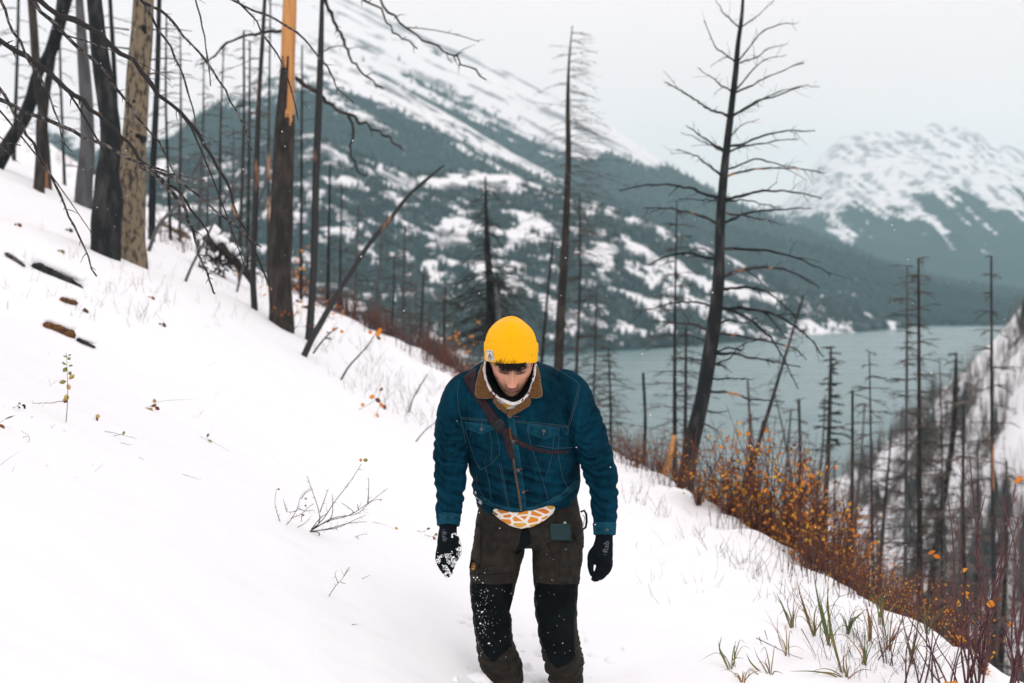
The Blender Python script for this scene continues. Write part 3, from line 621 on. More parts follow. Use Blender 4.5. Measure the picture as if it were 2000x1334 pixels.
# ---- trousers -----------------------------------------------------------
tb = MB()
slab(tb, [(945,942,1126,5.73,.11),(975,938,1128,5.73,.125),(1005,932,1134,5.73,.135),(1040,928,1139,5.73,.135),(1062,930,1137,5.73,.12)], n=24, ex=2.3)
LL = limb(tb, [(978,1030,5.725,48),(975,1062,5.71,50),(968,1100,5.69,49.5),(962,1140,5.665,44),(961,1190,5.64,37.5),(964,1240,5.66,36),(972,1280,5.69,37),(983,1310,5.72,37),(991,1336,5.74,30),(993,1350,5.75,27)], 60)
LR = limb(tb, [(1085,1030,5.725,48),(1089,1062,5.71,50),(1088,1100,5.68,48),(1087,1140,5.65,44),(1086,1190,5.62,40),(1091,1240,5.63,38.5),(1099,1280,5.66,38),(1105,1312,5.69,36),(1105,1338,5.71,30),(1104,1352,5.72,27)], 60)
V, Nn, Q = remesh(tb, .0072, 5)
for i, L in enumerate((LL, LR)):
    s, d, k = nearest_on(L, V); on = sstep(1.5, 1.1, d / L[k, 3]) * (1 - .8 * sstep(.66, .74, s)) * sstep(.0, .08, s); off = V - L[k, :3]
    low = sstep(.40, .62, s); kn = np.exp(-((s - .32) / .10) ** 2)
    q = np.stack([off[:, 0] * 7 + 5 * i, off[:, 1] * 7, s * (17 + 8 * low) + 2.5 * noise(off * 8 + i)], -1); w_ = 1 - np.abs(noise(q)) * 2.5
    V = V + Nn * (on * (.0028 + .0055 * low + .004 * kn) * w_)[:, None]
w_ = 1 - np.abs(noise(np.stack([V[:, 0] * 5 + 1, V[:, 1] * 5, V[:, 2] * 20 - np.abs(V[:, 0] - .07) * 25], -1))) * 2
V = V + Nn * (w_ * .004 * np.exp(-((V[:, 2] - PY(0, 1050, 5.7)[2]) / .09) ** 2))[:, None]
trousers = mk('trousers', V, Q, M_trouser, man); TB = bvh(V, Q)
def ts(u, v):
    h = hit(TB, u, v); return h if h is not None else PY(u, v, 5.62)
patch('knee_patch', [(921,1138),(945,1141),(975,1142),(1001,1139),(1002,1168),(995,1195),(998,1235),(1001,1262),(985,1275),(966,1293),(956,1291),(944,1272),(931,1245),(926,1212),(921,1175)], ts, M_knee, trousers, .0008, .002, 3, 3, .003)
patch('knee_patch', [(1045,1138),(1075,1141),(1105,1142),(1129,1140),(1127,1180),(1122,1210),(1122,1255),(1124,1284),(1108,1299),(1086,1306),(1072,1290),(1060,1262),(1052,1225),(1047,1180)], ts, M_knee, trousers, .0008, .002, 3, 3, .003)
patch('crotch_patch', [(1018,1034),(1030,1030),(1037,1045),(1036,1062),(1030,1066),(1020,1074),(1012,1084),(1006,1080),(1014,1060)], ts, M_knee, trousers, .0006, .001, 2, 3, .003)  # darker patch between the tops of the legs
patch('cargo_pocket', [(1066,1052),(1116,1054),(1122,1060),(1118,1138),(1085,1136),(1083,1100),(1072,1060)], ts, M_trouser, trousers, .003, .003, 3, 3, .004)
patch('pocket_strip', [(1095,1066),(1111,1066),(1108,1136),(1091,1136)], ts, M_trouser, trousers, .008, .002, 2, 3, .004)
patch('cargo_pocket', [(929,1020),(940,1028),(938,1060),(938,1098),(932,1112),(916,1110),(920,1085),(926,1060)], ts, M_trouser, trousers, .006, .006, 4, 3, .006)
patch('pocket_tab', [(1121,1042),(1138,1038),(1141,1052),(1124,1056)], ts, M_trouser, trousers, .006, .003, 2, 2, .006)
patch('leather_badge', [(921,1098),(928,1101),(928,1112),(922,1114),(919,1106)], ts, M_logo, trousers, .014, .002, 2, 1.2, .004, 1)
mb = MB(); sb = lambda u, v: ts(u, v) + (CAM - ts(u, v)) / 5.6 * .0165
seam(mb, [(921,1103),(925,1102),(927,1106),(925,1110),(922,1108)], sb, .0009, .001, 1.5); mb.build('badge_emblem', M_ink, trousers)
mb = MB()
for pl in ([(936,1030),(938,1080),(934,1138)],[(1040,1090),(1044,1138)],[(1115,1056),(1119,1138)],[(940,990),(975,1003),(1010,1030)],[(1090,985),(1062,1010),(1040,1030)],[(921,1120),(960,1122),(1004,1118)],[(1133,1060),(1131,1135)]): seam(mb, pl, ts, .0012, .0006, 3)
mb.build('seam_line', M_knee, trousers)
p = ts(1105, 1073); mb = MB(); d = (CAM - p) / np.linalg.norm(CAM - p); mb.tube([p, p + d * .013, p + d * .015], [.005, .005, .003], 12); mb.build('snap', M_metal, trousers)
mb = MB(); q = [PY(u, v, 5.60) for u, v in ((1134,1000),(1141,997),(1145,1004),(1146,1018),(1144,1030),(1138,1034))]; mb.tube(q, [.0045] * 6, 6); mb.build('cord_loop', M_knee, trousers)
mb = MB(); q = [PY(u, v, 5.60) for u, v in ((1137,1008),(1140,1006),(1142,1012),(1140,1022),(1138,1032))]; mb.tube(q, [.0022] * 5, 6); mb.build('carabiner', M_pale, trousers)
# ---- boots --------------------------------------------------------------
for (u, v, y, tu) in ((992, 1338, 5.74, -3), (1104, 1340, 5.71, 3)):
    bb = MB(); a = PY(u, v - 16, y); k = PY(u, 1392, y)
    bb.tube([a, a * .5 + k * .5, k + np.array([0, 0, .045]), k + np.array([0, 0, .01])], [.047, .05, .052, .048], 20)
    bb.tube([k + np.array([0, .05, .04]), k + np.array([0, -.04, .045]), k + np.array([tu * .002, -.12, .035]), k + np.array([tu * .003, -.19, .022]), k + np.array([tu * .003, -.215, .018])], [.042, .05, .047, .038, .015], 20, flat=1)
    V, Nn, Q = remesh(bb, .006, 6); bo = mk('boot', V, Q, M_boot, man)
    mb = MB(); 
    for j in range(5):
        zc = a * (1 - j * .12) + k * (j * .12); mb.tube([zc + np.array([-.022, -.046, -.01]), zc + np.array([0, -.055, 0]), zc + np.array([.022, -.046, .01])], [.003] * 3, 6)
    mb.build('lace', M_strap, bo)
# ---- gloves -------------------------------------------------------------
def glove(palm, fingers, snow):
    g = MB()
    limb(g, palm, 26, 20)
    for f in fingers: limb(g, f, 16, 10)
    V, Nn, Q = remesh(g, .0032, 3); V = V + Nn * (.0012 * noise(V * 60))[:, None]; return mk('glove', V, Q, M_glove, man), V, Nn, Q
gl, GV, GN, GQ = glove([(875,1008,5.50,18),(875,1030,5.495,17.5),(874,1045,5.485,18.5),(874,1058,5.475,20.5),(874,1070,5.468,20),(874,1082,5.462,17)],
    [[(888,1050,5.47,8.5),(894,1066,5.455,7.5),(895,1080,5.445,6.6),(889,1092,5.435,6),(884,1098,5.43,4.6)],
     [(861,1070,5.468,8.5),(857,1090,5.455,7.5),(862,1106,5.44,6.8),(869,1118,5.425,5.6)],
     [(868,1074,5.462,8.5),(865,1094,5.445,7.4),(869,1112,5.43,6.8),(876,1127,5.415,5.6)],
     [(877,1074,5.47,8.2),(876,1094,5.46,7.2),(878,1110,5.45,6.6),(880,1122,5.44,5.2)],
     [(884,1072,5.48,7.8),(886,1088,5.475,6.8),(884,1102,5.465,6),(881,1112,5.46,4.8)]], 1)
gr, GV2, GN2, GQ2 = glove([(1180,1026,5.50,17.5),(1180,1048,5.495,17),(1179,1062,5.485,19),(1177,1076,5.475,20.5),(1176,1090,5.468,21),(1177,1100,5.465,19)],
    [[(1165,1070,5.47,8.5),(1155,1084,5.455,7.6),(1153.5,1098,5.445,6.6),(1154,1112,5.435,6),(1157,1124,5.425,4.8)],
     [(1172,1096,5.465,8.2),(1170,1110,5.45,7.2),(1165,1122,5.44,6.4),(1158,1134,5.425,5.2)],
     [(1179,1098,5.462,8.2),(1177,1114,5.45,7.2),(1171,1126,5.435,6.4),(1164,1133,5.42,5.2)],
     [(1186,1096,5.467,8),(1184,1112,5.46,7),(1179,1123,5.45,6.2),(1171,1130,5.44,5)],
     [(1190,1092,5.478,7.6),(1190,1106,5.475,6.6),(1186,1116,5.465,5.8),(1180,1123,5.46,4.6)]], 0)
def flat_text(s, u, v, size, rot, B, mt, parent, name='lettering', off=.0015):
    cu = bpy.data.curves.new('t', 'FONT'); cu.body = s; cu.size = size; cu.align_x = 'CENTER'; cu.align_y = 'CENTER'; cu.resolution_u = 3
    o = bpy.data.objects.new('t', cu); COL.objects.link(o); bpy.context.view_layer.update()
    me = bpy.data.meshes.new_from_object(o.evaluated_get(bpy.context.evaluated_depsgraph_get())); bpy.data.objects.remove(o)
    bm = bmesh.new(); bm.from_mesh(me); bmesh.ops.subdivide_edges(bm, edges=bm.edges, cuts=1); bmesh.ops.triangulate(bm, faces=bm.faces); c, s_ = math.cos(rot), math.sin(rot); last = None
    for q in bm.verts:
        x, y = q.co.x, q.co.y; x, y = c * x - s_ * y, s_ * x + c * y
        h = hit(B, u + x, v - y, off); q.co = Vector(tuple(h)) if h is not None else Vector(tuple(hit(B, u, v, off)))
    bm.to_mesh(me); bm.free(); me.materials.clear(); me.materials.append(mt); me.name = name
    o = bpy.data.objects.new(name, me); COL.objects.link(o); setp(o, parent); return o
flat_text('Rab', 1184, 1068, 15, R(84), bvh(GV2, GQ2), M_glogo, gr); flat_text('Rab', 868, 1048, 13, R(-80), bvh(GV, GQ), M_glogo, gl)
for B_, gg, pts in ((bvh(GV2, GQ2), gr, [(1181,1079),(1181,1083)]), (bvh(GV, GQ), gl, [(865,1037),(865,1034)])):
    mb = MB()
    for (u, v) in pts: seam(mb, [(u - 2, v), (u, v + 1.2), (u + 2, v), (u + 4, v + 1.2)], lambda a, b: hit(B_, a, b, 0, 5.47), .0007, .001, 1.5)
    mb.build('wave_emblem', M_glogo, gg)
def blobs(name, V, Nn, sel, n, r0, r1, parent, seed):
    rg = np.random.default_rng(seed); ix = np.where(sel)[0]
    if not len(ix): return
    ix = ix[rg.integers(len(ix), size=n)]; mb = MB(); bm = bmesh.new(); bmesh.ops.create_icosphere(bm, subdivisions=1, radius=1); SV = np.array([v.co[:] for v in bm.verts]); SF = [tuple(v.index for v in f.verts) for f in bm.faces]; bm.free()
    for i in ix:
        r = r0 + (r1 - r0) * rg.random() ** 3; mb.add(V[i] + Nn[i] * r * .3 + SV * r * rg.uniform(.6, 1.3, 3) * (1 + .2 * rg.normal(size=(len(SV), 1))), SF)
    return tag(mb.build(name, M_snow, parent), kind='stuff')
nv = noise(GV * 38) + .5 * noise(GV * 90)
blobs('snow_crust', GV, GN, (nv > .02) & (GN[:, 1] < .2) & ((GV[:, 2] < PY(0, 1078, 5.46)[2]) | (GV[:, 0] > PY(880, 0, 5.46)[0]) & (GV[:, 2] < PY(0, 1042, 5.46)[2])), 1500, .0008, .0032, gl, 5)

# ---- head ---------------------------------------------------------------
PHI = R(30); HY = 5.47
_e = PY(1000.5, 729, HY - .07)
Uv = np.array([0, -math.sin(PHI), math.cos(PHI)]); Fv = np.array([0, -math.cos(PHI), -math.sin(PHI)]); Xv = np.array([1.0, 0, 0])
_roll = R(-1.5); Xv, Uv = Xv * math.cos(_roll) + Uv * math.sin(_roll), Uv * math.cos(_roll) - Xv * math.sin(_roll)
HC = _e - .088 * Fv
def H(x, f, z): x, f, z = map(np.asarray, (x, f, z)); return HC + x[..., None] * Xv + f[..., None] * Fv + z[..., None] * Uv
zt = np.array([-.128,-.124,-.116,-.10,-.08,-.05,-.02,0,.03,.06,.09,.115,.128,.132])
Wt = np.array([.004,.022,.036,.050,.061,.0725,.0785,.0805,.0825,.0825,.075,.055,.029,.003])
Ft = np.array([.062,.071,.080,.084,.083,.084,.085,.084,.091,.091,.079,.054,.028,.003])
Bt = np.array([-.05,-.045,-.03,-.005,.03,.075,.09,.095,.10,.10,.085,.058,.03,.003])
nz_, nt_ = 200, 200; Wt = Wt * np.where(zt > .05, .93, 1); Ft = Ft * np.where(zt > .05, .96, 1); Bt = Bt * np.where(zt > .02, .90, 1); zz = np.r_[-.128 + .25 * 0, np.interp(np.linspace(0, 1, nz_ - 1), np.linspace(0, 1, 5), [-.1275, -.09, -.02, .06, .132])]
th = np.linspace(-math.pi, math.pi, nt_, endpoint=False); TH, ZZ = np.meshgrid(th, zz)
def sm(xp, fp, x):
    # smooth interpolation
    t = np.interp(x, xp, fp); e = .004; return (t + np.interp(x - e, xp, fp) + np.interp(x + e, xp, fp) + np.interp(x - 2 * e, xp, fp) + np.interp(x + 2 * e, xp, fp)) / 5
Wz, Fz, Bz = sm(zt, Wt, ZZ), sm(zt, Ft, ZZ), sm(zt, Bt, ZZ)
cth, sth = np.cos(TH), np.sin(TH); ex = 2.25; e = (np.abs(cth) ** ex + np.abs(sth) ** ex) ** (-1 / ex)
xx = sth * e * Wz; mid = (Fz - Bz) / 2 * 0; ff = np.where(cth > 0, cth * e * Fz, cth * e * Bz)
low = ZZ < -.03; cf = np.clip((-.03 - ZZ) / .09, 0, 1); ff = ff * 1.0 + cf * .0
front = sstep(.0, .5, cth)
g = lambda x0, z0, sx, sz: np.exp(-((xx - x0) / sx) ** 2 - ((ZZ - z0) / sz) ** 2)
g2 = lambda x0, z0, sx, sz: np.exp(-((np.abs(xx) - x0) / sx) ** 2 - ((ZZ - z0) / sz) ** 2)
d = np.zeros_like(xx)
nosel = np.clip((.014 - ZZ) / .056, 0, 1) * (ZZ > -.060)
ridge = np.where(ZZ > -.047, .004 + .034 * np.clip((.016 - ZZ) / .063, 0, 1) ** 1.15, .038 * np.exp(-((ZZ + .047) / .006) ** 2)) * (ZZ < .03)
wd = .0092 + .006 * np.clip((-ZZ) / .045, 0, 1)
d += ridge * np.exp(-(xx / wd) ** 2)
d += .014 * g2(.0145, -.048, .0065, .008) + .002 * g2(.02, -.03, .01, .02)
d -= .0135 * g2(.030, .002, .017, .011); d += .0065 * g2(.031, -.001, .0125, .0075) ; d -= .0022 * np.exp(-((ZZ + .0075 - 6 * (np.abs(xx) - .031) ** 2) / .0016) ** 2) * np.exp(-((np.abs(xx) - .031) / .013) ** 2)
d += .0085 * g2(.030, .018, .022, .008) + .002 * g(0, .02, .02, .01)
d += .0045 * g2(.046, -.024, .018, .016) - .0045 * g2(.044, -.062, .016, .022)
d += .006 * g(0, -.068, .021, .0050) * (1 - .35 * g(0, -.066, .003, .006)) + .0075 * g(0, -.0815, .019, .0060) - .005 * g(0, -.0745, .024, .0018) - .003 * g(0, -.058, .004, .006) - .004 * g(0, -.092, .02, .005) + .006 * g(0, -.107, .018, .011)
d -= .003 * g2(.027, -.062, .005, .016)
ff = ff + d * front
V = H(xx, ff, ZZ).reshape(-1, 3); idx = np.arange(nz_ * nt_).reshape(nz_, nt_); nx = np.roll(idx, -1, 1)
Q = [tuple(q) for q in np.stack([idx[:-1], nx[:-1], nx[1:], idx[1:]], -1).reshape(-1, 4)]
skin = np.array([.56, .285, .185]); colr = np.tile(skin, (nz_, nt_, 1))
def mixc(mask, c): global colr; colr = colr * (1 - mask[..., None]) + np.array(c) * mask[..., None]
nb = noise(np.stack([xx * 60, ff * 60, ZZ * 60], -1)); nb2 = noise(np.stack([xx * 260, ff * 260, ZZ * 260], -1))
mixc(.55 * np.clip(g(0, -.042, .02, .014) + .7 * g2(.04, -.03, .02, .016), 0, 1), (.66, .27, .19))
beard = np.clip(sstep(-.058, -.082, ZZ - .35 * np.clip(np.abs(xx) - .03, 0, 1)) + sstep(-.02, -.05, ZZ) * sstep(.045, .06, np.abs(xx)) + 1.5 * g(0, -.061, .030, .006), 0, 1) * front
mixc(beard * np.clip(.80 + .25 * nb2, 0, 1), (.05, .028, .022))
mixc(np.clip(g(0, -.068, .019, .0040) + g(0, -.081, .017, .0048), 0, 1) * .75, (.33, .11, .095)); mixc(np.clip(g(0, -.0745, .022, .0013) * 1.2, 0, 1) * .9, (.05, .015, .012))
arch = ZZ - (.0135 + .004 * np.cos((np.abs(xx) - .034) / .018 * 1.5)); brow = np.exp(-(arch / .0058) ** 4) * sstep(.010, .016, np.abs(xx)) * (1 - sstep(.050, .058, np.abs(xx)))
mixc(brow * np.clip(.95 + .2 * nb2, 0, 1) * front, (.008, .006, .005))
lash = np.exp(-((ZZ + .0075 - 6 * (np.abs(xx) - .031) ** 2) / .0026) ** 2) * sstep(.012, .017, np.abs(xx)) * (1 - sstep(.047, .053, np.abs(xx))); mixc(np.clip(lash * 1.3, 0, 1) * front, (.01, .007, .006))
mixc(.8 * np.clip(g2(.030, .003, .022, .012), 0, 1), (.085, .03, .022)); mixc(.8 * np.clip(g2(.0085, -.0525, .0035, .0028), 0, 1), (.05, .015, .012))  # eye-socket shade and dark nostrils painted into the skin colour
colr = colr * (1 + .06 * nb[..., None]); col4 = np.concatenate([np.clip(colr, 0, 1), np.ones((nz_, nt_, 1))], -1).reshape(-1, 4)
m = bpy.data.materials.new('skin'); m.use_nodes = True; t = m.node_tree; b = t.nodes['Principled BSDF']; a = N(t, 'ShaderNodeAttribute', attribute_name='tone'); t.links.new(a.outputs['Color'], b.inputs['Base Color'])
b.inputs['Roughness'].default_value = .5; b.inputs['Specular IOR Level'].default_value = .4; b.inputs['Subsurface Weight'].default_value = .12; b.inputs['Subsurface Radius'].default_value = (.012, .004, .002); b.inputs['Subsurface Scale'].default_value = .5
M_skin = m
# the rest of the body inside the clothes, joined to the head as one surface object
bb = MB(); nk = H(0, -.03, -.06); bb.tube([nk, PY(1000, 765, 5.55), PY(1003, 800, 5.60)], [.056, .06, .075], 20)
slab(bb, [(790,925,1095,5.61,.08),(850,930,1110,5.63,.11),(930,945,1112,5.67,.10),(1000,950,1115,5.72,.10),(1050,945,1122,5.73,.09)], n=20)
for L_ in (AL, AR, LL, LR):
    bb.tube(L_[::4, :3], L_[::4, 3] * .62, 12)
bV, _n, bQ = remesh(bb, .012, 3); n0 = len(V)
ctb = np.tile([.42, .215, .135, 1], (len(bV), 1))
mk('body', np.r_[V, bV], Q + [tuple(i + n0 for i in q) for q in bQ], M_skin, man, {'tone': np.r_[col4, ctb]})
HBv = bvh(V, Q)
# ears
for sx in (-1, 1):
    ea = MB(); ea.tube([H(sx * .072, -.002, .02), H(sx * .081, -.008, .012), H(sx * .083, -.008, -.01), H(sx * .076, -.002, -.032)], [.006, .011, .010, .006], 12, flat=.5)
    Ve, _n, Qe = remesh(ea, .002, 2); mk('ear', Ve, Qe, M_skin, man, {'tone': np.tile([.42, .19, .12, 1], (len(Ve), 1))})
PH = R(7); HU = np.array([0, -math.sin(PH), math.cos(PH)]); HF = np.array([0, -math.cos(PH), -math.sin(PH)]); _r = R(-1.2); HX = np.array([math.cos(_r), 0, math.sin(_r)])
HO = HC + np.array([-.005, -.004, 0]); HO[2] = PY(0, 684, HO[1] - .10)[2]
def HH(x, f, z): x, f, z = map(np.asarray, (x, f, z)); return HO + x[..., None] * HX + f[..., None] * HF + z[..., None] * HU
# ---- hair: fringe under the beanie and sides ------------------------------
hm = MB(); rg = np.random.default_rng(12)
for i in range(400):
    x = rg.uniform(-.062, .048); z0 = .050
    L = rg.uniform(.012, .040) * (.75 + .5 * abs(math.sin(x * 170 + 1))) * (1.0 if -.045 < x < .03 else .7); n = 14; ph = rg.random() * 6.28; cr = rg.uniform(.003, .0085); fq = rg.uniform(1.0, 2.2); dx = rg.normal() * .008
    pts = []
    for k in range(n):
        s = k / (n - 1); a = ph + s * fq * 6.28
        fz = np.interp(z0 - s * L, zt, Ft); ftx = math.sqrt(max(0, 1 - (x / .078) ** 2)) * fz
        pts.append(H(x + dx * s + cr * s * math.cos(a), ftx + .005 + .005 * math.sin(s * 3) + cr * .6 * math.sin(a), z0 - s * L + cr * s * .8 * math.sin(a)))
    hm.tube(pts, list(np.interp(np.arange(n), [0, n - 1], [.0014, .0006])), 4)
for i in range(46):                                   # wisps lying over the brim edge
    x = rg.uniform(-.060, .020); h0 = rg.uniform(.004, .016) * (1 + .8 * math.exp(-((x + .03) / .012) ** 2) + .8 * math.exp(-((x - .012) / .02) ** 2)); a = rg.normal() * .5
    ft = .1165 * math.sqrt(max(.1, 1 - (x / .104) ** 2)); hm.tube([HH(x, ft + .001, -.040), HH(x + a * h0 * .5, ft + .003, -.040 + h0 * .6), HH(x + a * h0, ft + .003, -.040 + h0)], [.0006, .0004, .0002], 3)
for sx in (-1, 1):
    for i in range(60):
        y0 = rg.uniform(-.01, .05); z0 = .06; hm.tube([H(sx * .074, y0, z0), H(sx * .0765, y0 + rg.normal() * .004, .035), H(sx * .073, y0 * .8 + rg.normal() * .006, rg.uniform(.0, .02))], [.0012, .001, .0004], 4)
tag(hm.build('hair', M_hair, man), kind='stuff')
# ---- beanie ---------------------------------------------------------------
def beanie(part):
    n, k = 720, 64; TH, S = np.meshgrid(np.linspace(-math.pi, math.pi, n, endpoint=False), np.linspace(0, 1, k))
    c, s = np.cos(TH), np.sin(TH); rib = np.cos(TH * 84)
    if part == 'crown':
        z = .012 + S * .114 + .006 * np.cos(TH * 2 - .4) * np.sin(np.pi * S ** 3); pr = np.clip(1 - S ** 2.3, 0, 1) ** .52
        rx, ry = .0985 * pr, .113 * pr; rx = rx * (1 - .03 * S); zz = z + 0 * c - .006 * np.exp(-(((S - 1)) / .10) ** 2) + 0
        fold = .0035 * np.exp(-((S - .42 - .05 * np.sin(TH * 3)) / .06) ** 2) * np.exp(-((TH - .75) / .35) ** 2) - .0016 * np.exp(-((S - .34 - .02 * TH) / .03) ** 2) * np.exp(-((TH - .65) / .3) ** 2)
        fold += .0035 * np.cos(TH * 2 + .6) * sstep(.5, .95, S) - .004 * np.exp(-((np.abs(TH - .55) / .08)) ** 2) * sstep(.55, .9, S)
        rr_ = 1 + (fold + .0010 * rib * (1 - .5 * S)) / .1 + .010 * noise(np.stack([c * 2, s * 2, S * 3], -1)) * (1 - S)
        x, f = s * rx * rr_, c * ry * rr_ - .012 * S; yy = zz + .004 * sstep(.7, 1, S) * np.cos(TH * 2 + .9)
    else:
        ang = S * 2 * math.pi                         # closed rounded band section
        h = .037; w_ = .0055; cz = np.sin(ang); cw = np.cos(ang)
        zc = np.sign(cz) * np.abs(cz) ** .35 * h; wc = np.sign(cw) * np.abs(cw) ** .6 * w_
        tilt = -.010 * (1 - c) ; rx, ry = .0985 + wc - .002 * (zc < 0) , .1115 + wc - .001
        wave = .0012 * np.sin(TH * 5 + 1) + .0010 * rib * (wc > 0)
        x, f = s * (rx + wave), c * (ry + wave); yy = zc + tilt + .0012 * np.sin(TH * 4)
    V = HH(x, f, yy).reshape(-1, 3); idx = np.arange(n * k).reshape(k, n); nx = np.roll(idx, -1, 1)
    return V, [tuple(q) for q in np.stack([idx[:-1], nx[:-1], nx[1:], idx[1:]], -1).reshape(-1, 4)]
V, Q = beanie('crown'); bn = mk('beanie', V, Q, M_knit, man); V2, Q2 = beanie('brim'); mk('folded_brim', V2, Q2, M_knit, bn)
BB_ = bvh(V2, Q2)
bs_ = lambda u, v: hit(BB_, u, v, 0, 5.37)
lb = patch('woven_label', [(948.5,684.5),(962.5,683.5),(966,704),(952,706)], bs_, M_white, bn, .0015, .0006, 2, 1.5, .002)
mb = MB(); ls = lambda u, v: bs_(u, v) + (CAM - bs_(u, v)) / 5.4 * .0028
for pl in ([(950.5,687),(954,686.3)],[(955,686.5),(959.5,686.5)],[(961,688),(962.5,691)],[(962.5,692.5),(963,696)],[(963.5,697.5),(962.5,701)],[(960,702.5),(956,703)],[(954.5,703),(953.5,700)],
           [(953.5,698),(956,690.5),(960,697.5)],[(955,697),(955.5,694.5),(957.5,697.5),(958.5,694)],[(953.8,699),(957,698.2),(960.5,698.8)],[(957,700.2),(959.5,699.8)],[(956,692),(957.5,694),(958.5,692.5)]):
    seam(mb, pl, ls, .0009, .0006, 1)
mb.build('label_print', M_ink, lb)
# ---- hood, dark gaiter, shirt ----------------------------------------------
def hs(u, v): return PY(u, v, 5.47 - .035 * np.clip((v - 720) / 60, 0, 1) - 0.0)
gt = MB(); ring = [(951,706),(950,725),(954,745),(963,762),(976,775),(990,783),(1003,785),(1016,780),(1028,767),(1036,748),(1040,728),(1041,708)]
rp3 = np.array([hs(u, v) for u, v in ring]); cc = np.array([HC + .0 * Fv - .03 * Uv]); inner = []
rows_ = []
for k, q in enumerate(np.linspace(0, 1, 10)):
    back = nk + np.array([0, .03, -.02]); rows_.append(rp3 * (1 - q) + (back + (rp3 - rp3.mean(0)) * .72) * q)
rows_ = np.array(rows_); n = len(ring); Vg = rows_.reshape(-1, 3); Vg = Vg + .003 * noise(Vg * 40)[:, None]
Qg = [(i * n + j, i * n + j + 1, (i + 1) * n + j + 1, (i + 1) * n + j) for i in range(9) for j in range(n - 1)]
go = mk('neck_gaiter', Vg, Qg, M_knee, man); so_ = go.modifiers.new('s', 'SOLIDIFY'); so_.thickness = .003
hd = MB(); cl = lerp_rows([[*hs(u - (0 if 960 < u < 1035 else 0), v), 0] for u, v in [(948,704),(946,722),(949,742),(957,760),(970,774),(985,783),(999,788),(1010,787),(1022,780),(1033,766),(1040,748),(1044,728),(1046,710)]], 60)
rad_ = .0055 + .0015 * np.sin(np.linspace(0, 9, 60)) * .6 + .004 * np.exp(-((np.linspace(0, 1, 60) - .55) / .12) ** 2)
hd.tube(cl[:, :3], rad_, 14, flat=.8); Vh, Nh, Qh = remesh(hd, .003, 2); Vh = Vh + Nh * (.0025 * noise(Vh * 55))[:, None]
mk('hood_rim', Vh, Qh, M_white, man)
mb = MB()
hb = bvh(Vh, Qh); M_maroon = mat('maroon_print', (.10, .015, .03), .8)
for u, v in ((1041,735),(1039,752),(1031,768),(1020,781),(966,772),(960,765)):
    q = hit(hb, u, v, .001)
    if q is not None: mb = MB(); mb.tube([q - [.003, 0, .006], q + [.002, -.001, 0], q + [.003, 0, .007]], [.0015, .003, .001], 6); mb.build('print_mark', M_maroon, man)
def ss(u, v): return PY(u, v, 5.445 + .0 * u)
shirt_top = patch('shirt', [(958,768),(975,780),(1000,788),(1022,782),(1016,792),(1003,799),(993,803),(985,796),(972,786)], lambda u, v: PY(u, v, 5.452), M_shirt, man, 0, .004, 3, 2, .006)
def sh(u, v): 
    h = hit(TB, u, v, .012); return h if h is not None else PY(u, v, 5.6)
patch('shirt_hem', [(952,975),(985,985),(1020,988),(1060,982),(1092,968),(1088,986),(1080,1003),(1062,1018),(1040,1029),(1018,1033),(998,1028),(978,1016),(962,1002),(952,988)], sh, M_shirt, shirt_top, .008, .012, 8, 2, .005)
# snow specks on the trousers
EXTRA = MB(); rg = np.random.default_rng(9)
bm = bmesh.new(); bmesh.ops.create_icosphere(bm, subdivisions=1, radius=1); SV = np.array([v.co[:] for v in bm.verts]); SF = [tuple(v.index for v in f.verts) for f in bm.faces]; bm.free()
sp = [(rg.normal(940, 12), rg.normal(1190, 34), .25 + 1.1 * rg.random() ** 2.5) for _ in range(110)] + [(rg.uniform(925, 1000), rg.uniform(1140, 1290), .7) for _ in range(30)] + [(rg.uniform(1050, 1122), rg.uniform(1060, 1295), .65) for _ in range(22)]
sp += [(955,1256,2.4),(977,1252,1.6),(938,1218,2.2),(934,1226,1.4),(929,1132,2.2),(932,1128,1.5),(926,1128,1.6),(936,1133,1.2),(948,1216,1.3),(935,1193,1.6),(941,1196,1.9)]
for u, v, r in sp:
    p = hit(TB, u, v, .003)
    if p is not None: EXTRA.add(p + SV * r * .0018 * rg.uniform(.5, 1.4, 3) * (1 + .3 * rg.normal(size=(len(SV), 1))), SF)
tag(EXTRA.build('snow_speck', M_snow, trousers), kind='stuff')
# ---- shoulder bag strap -----------------------------------------------------
bag = empty('bag_strap', PY(940, 780, 5.45), 'dark maroon shoulder strap with black buckle worn across the denim jacket', 'strap')
patch('wide_strap', [(905,737),(915,727),(931,718),(930,738),(934,764),(950,780),(964,800),(981,826),(987,838),(975,848),(963,836),(945,806),(925,775),(908,748)], js, M_strap, bag, .006, .006, 3, 2.5, .006)
mb = MB()
for pl in ([(911,738),(925,768),(947,803),(968,836)],[(926,726),(934,762),(956,797),(977,826)]): seam(mb, pl, js, .001, .0125, 3)
for a, b in (((911,748),(930,740)),((921,766),(940,757)),((932,783),(950,774)),((942,800),(960,790)),((953,816),(971,806))): seam(mb, [a, b], js, .001, .0125, 3)
mb.build('strap_stitching', mat('strap_thread', (.035, .018, .028), .8), bag)
bk = patch('buckle', [(964,823),(976,816),(984,822),(988,832),(974,840),(968,834)], js, M_plast, bag, .014, .004, 2, 1.6, .006)
mb = MB(); seam(mb, [(969,830),(980,824)], js, .0022, .019, 2); seam(mb, [(973,835),(984,829)], js, .0022, .019, 2); mb.build('buckle_slot', M_pale if 0 else M_strap, bk)
patch('webbing_end', [(976,836),(990,833),(997,855),(1002,875),(1006,895),(996,898),(989,880),(984,858)], js, M_strap, bag, .006, .002, 2, 2, .003)
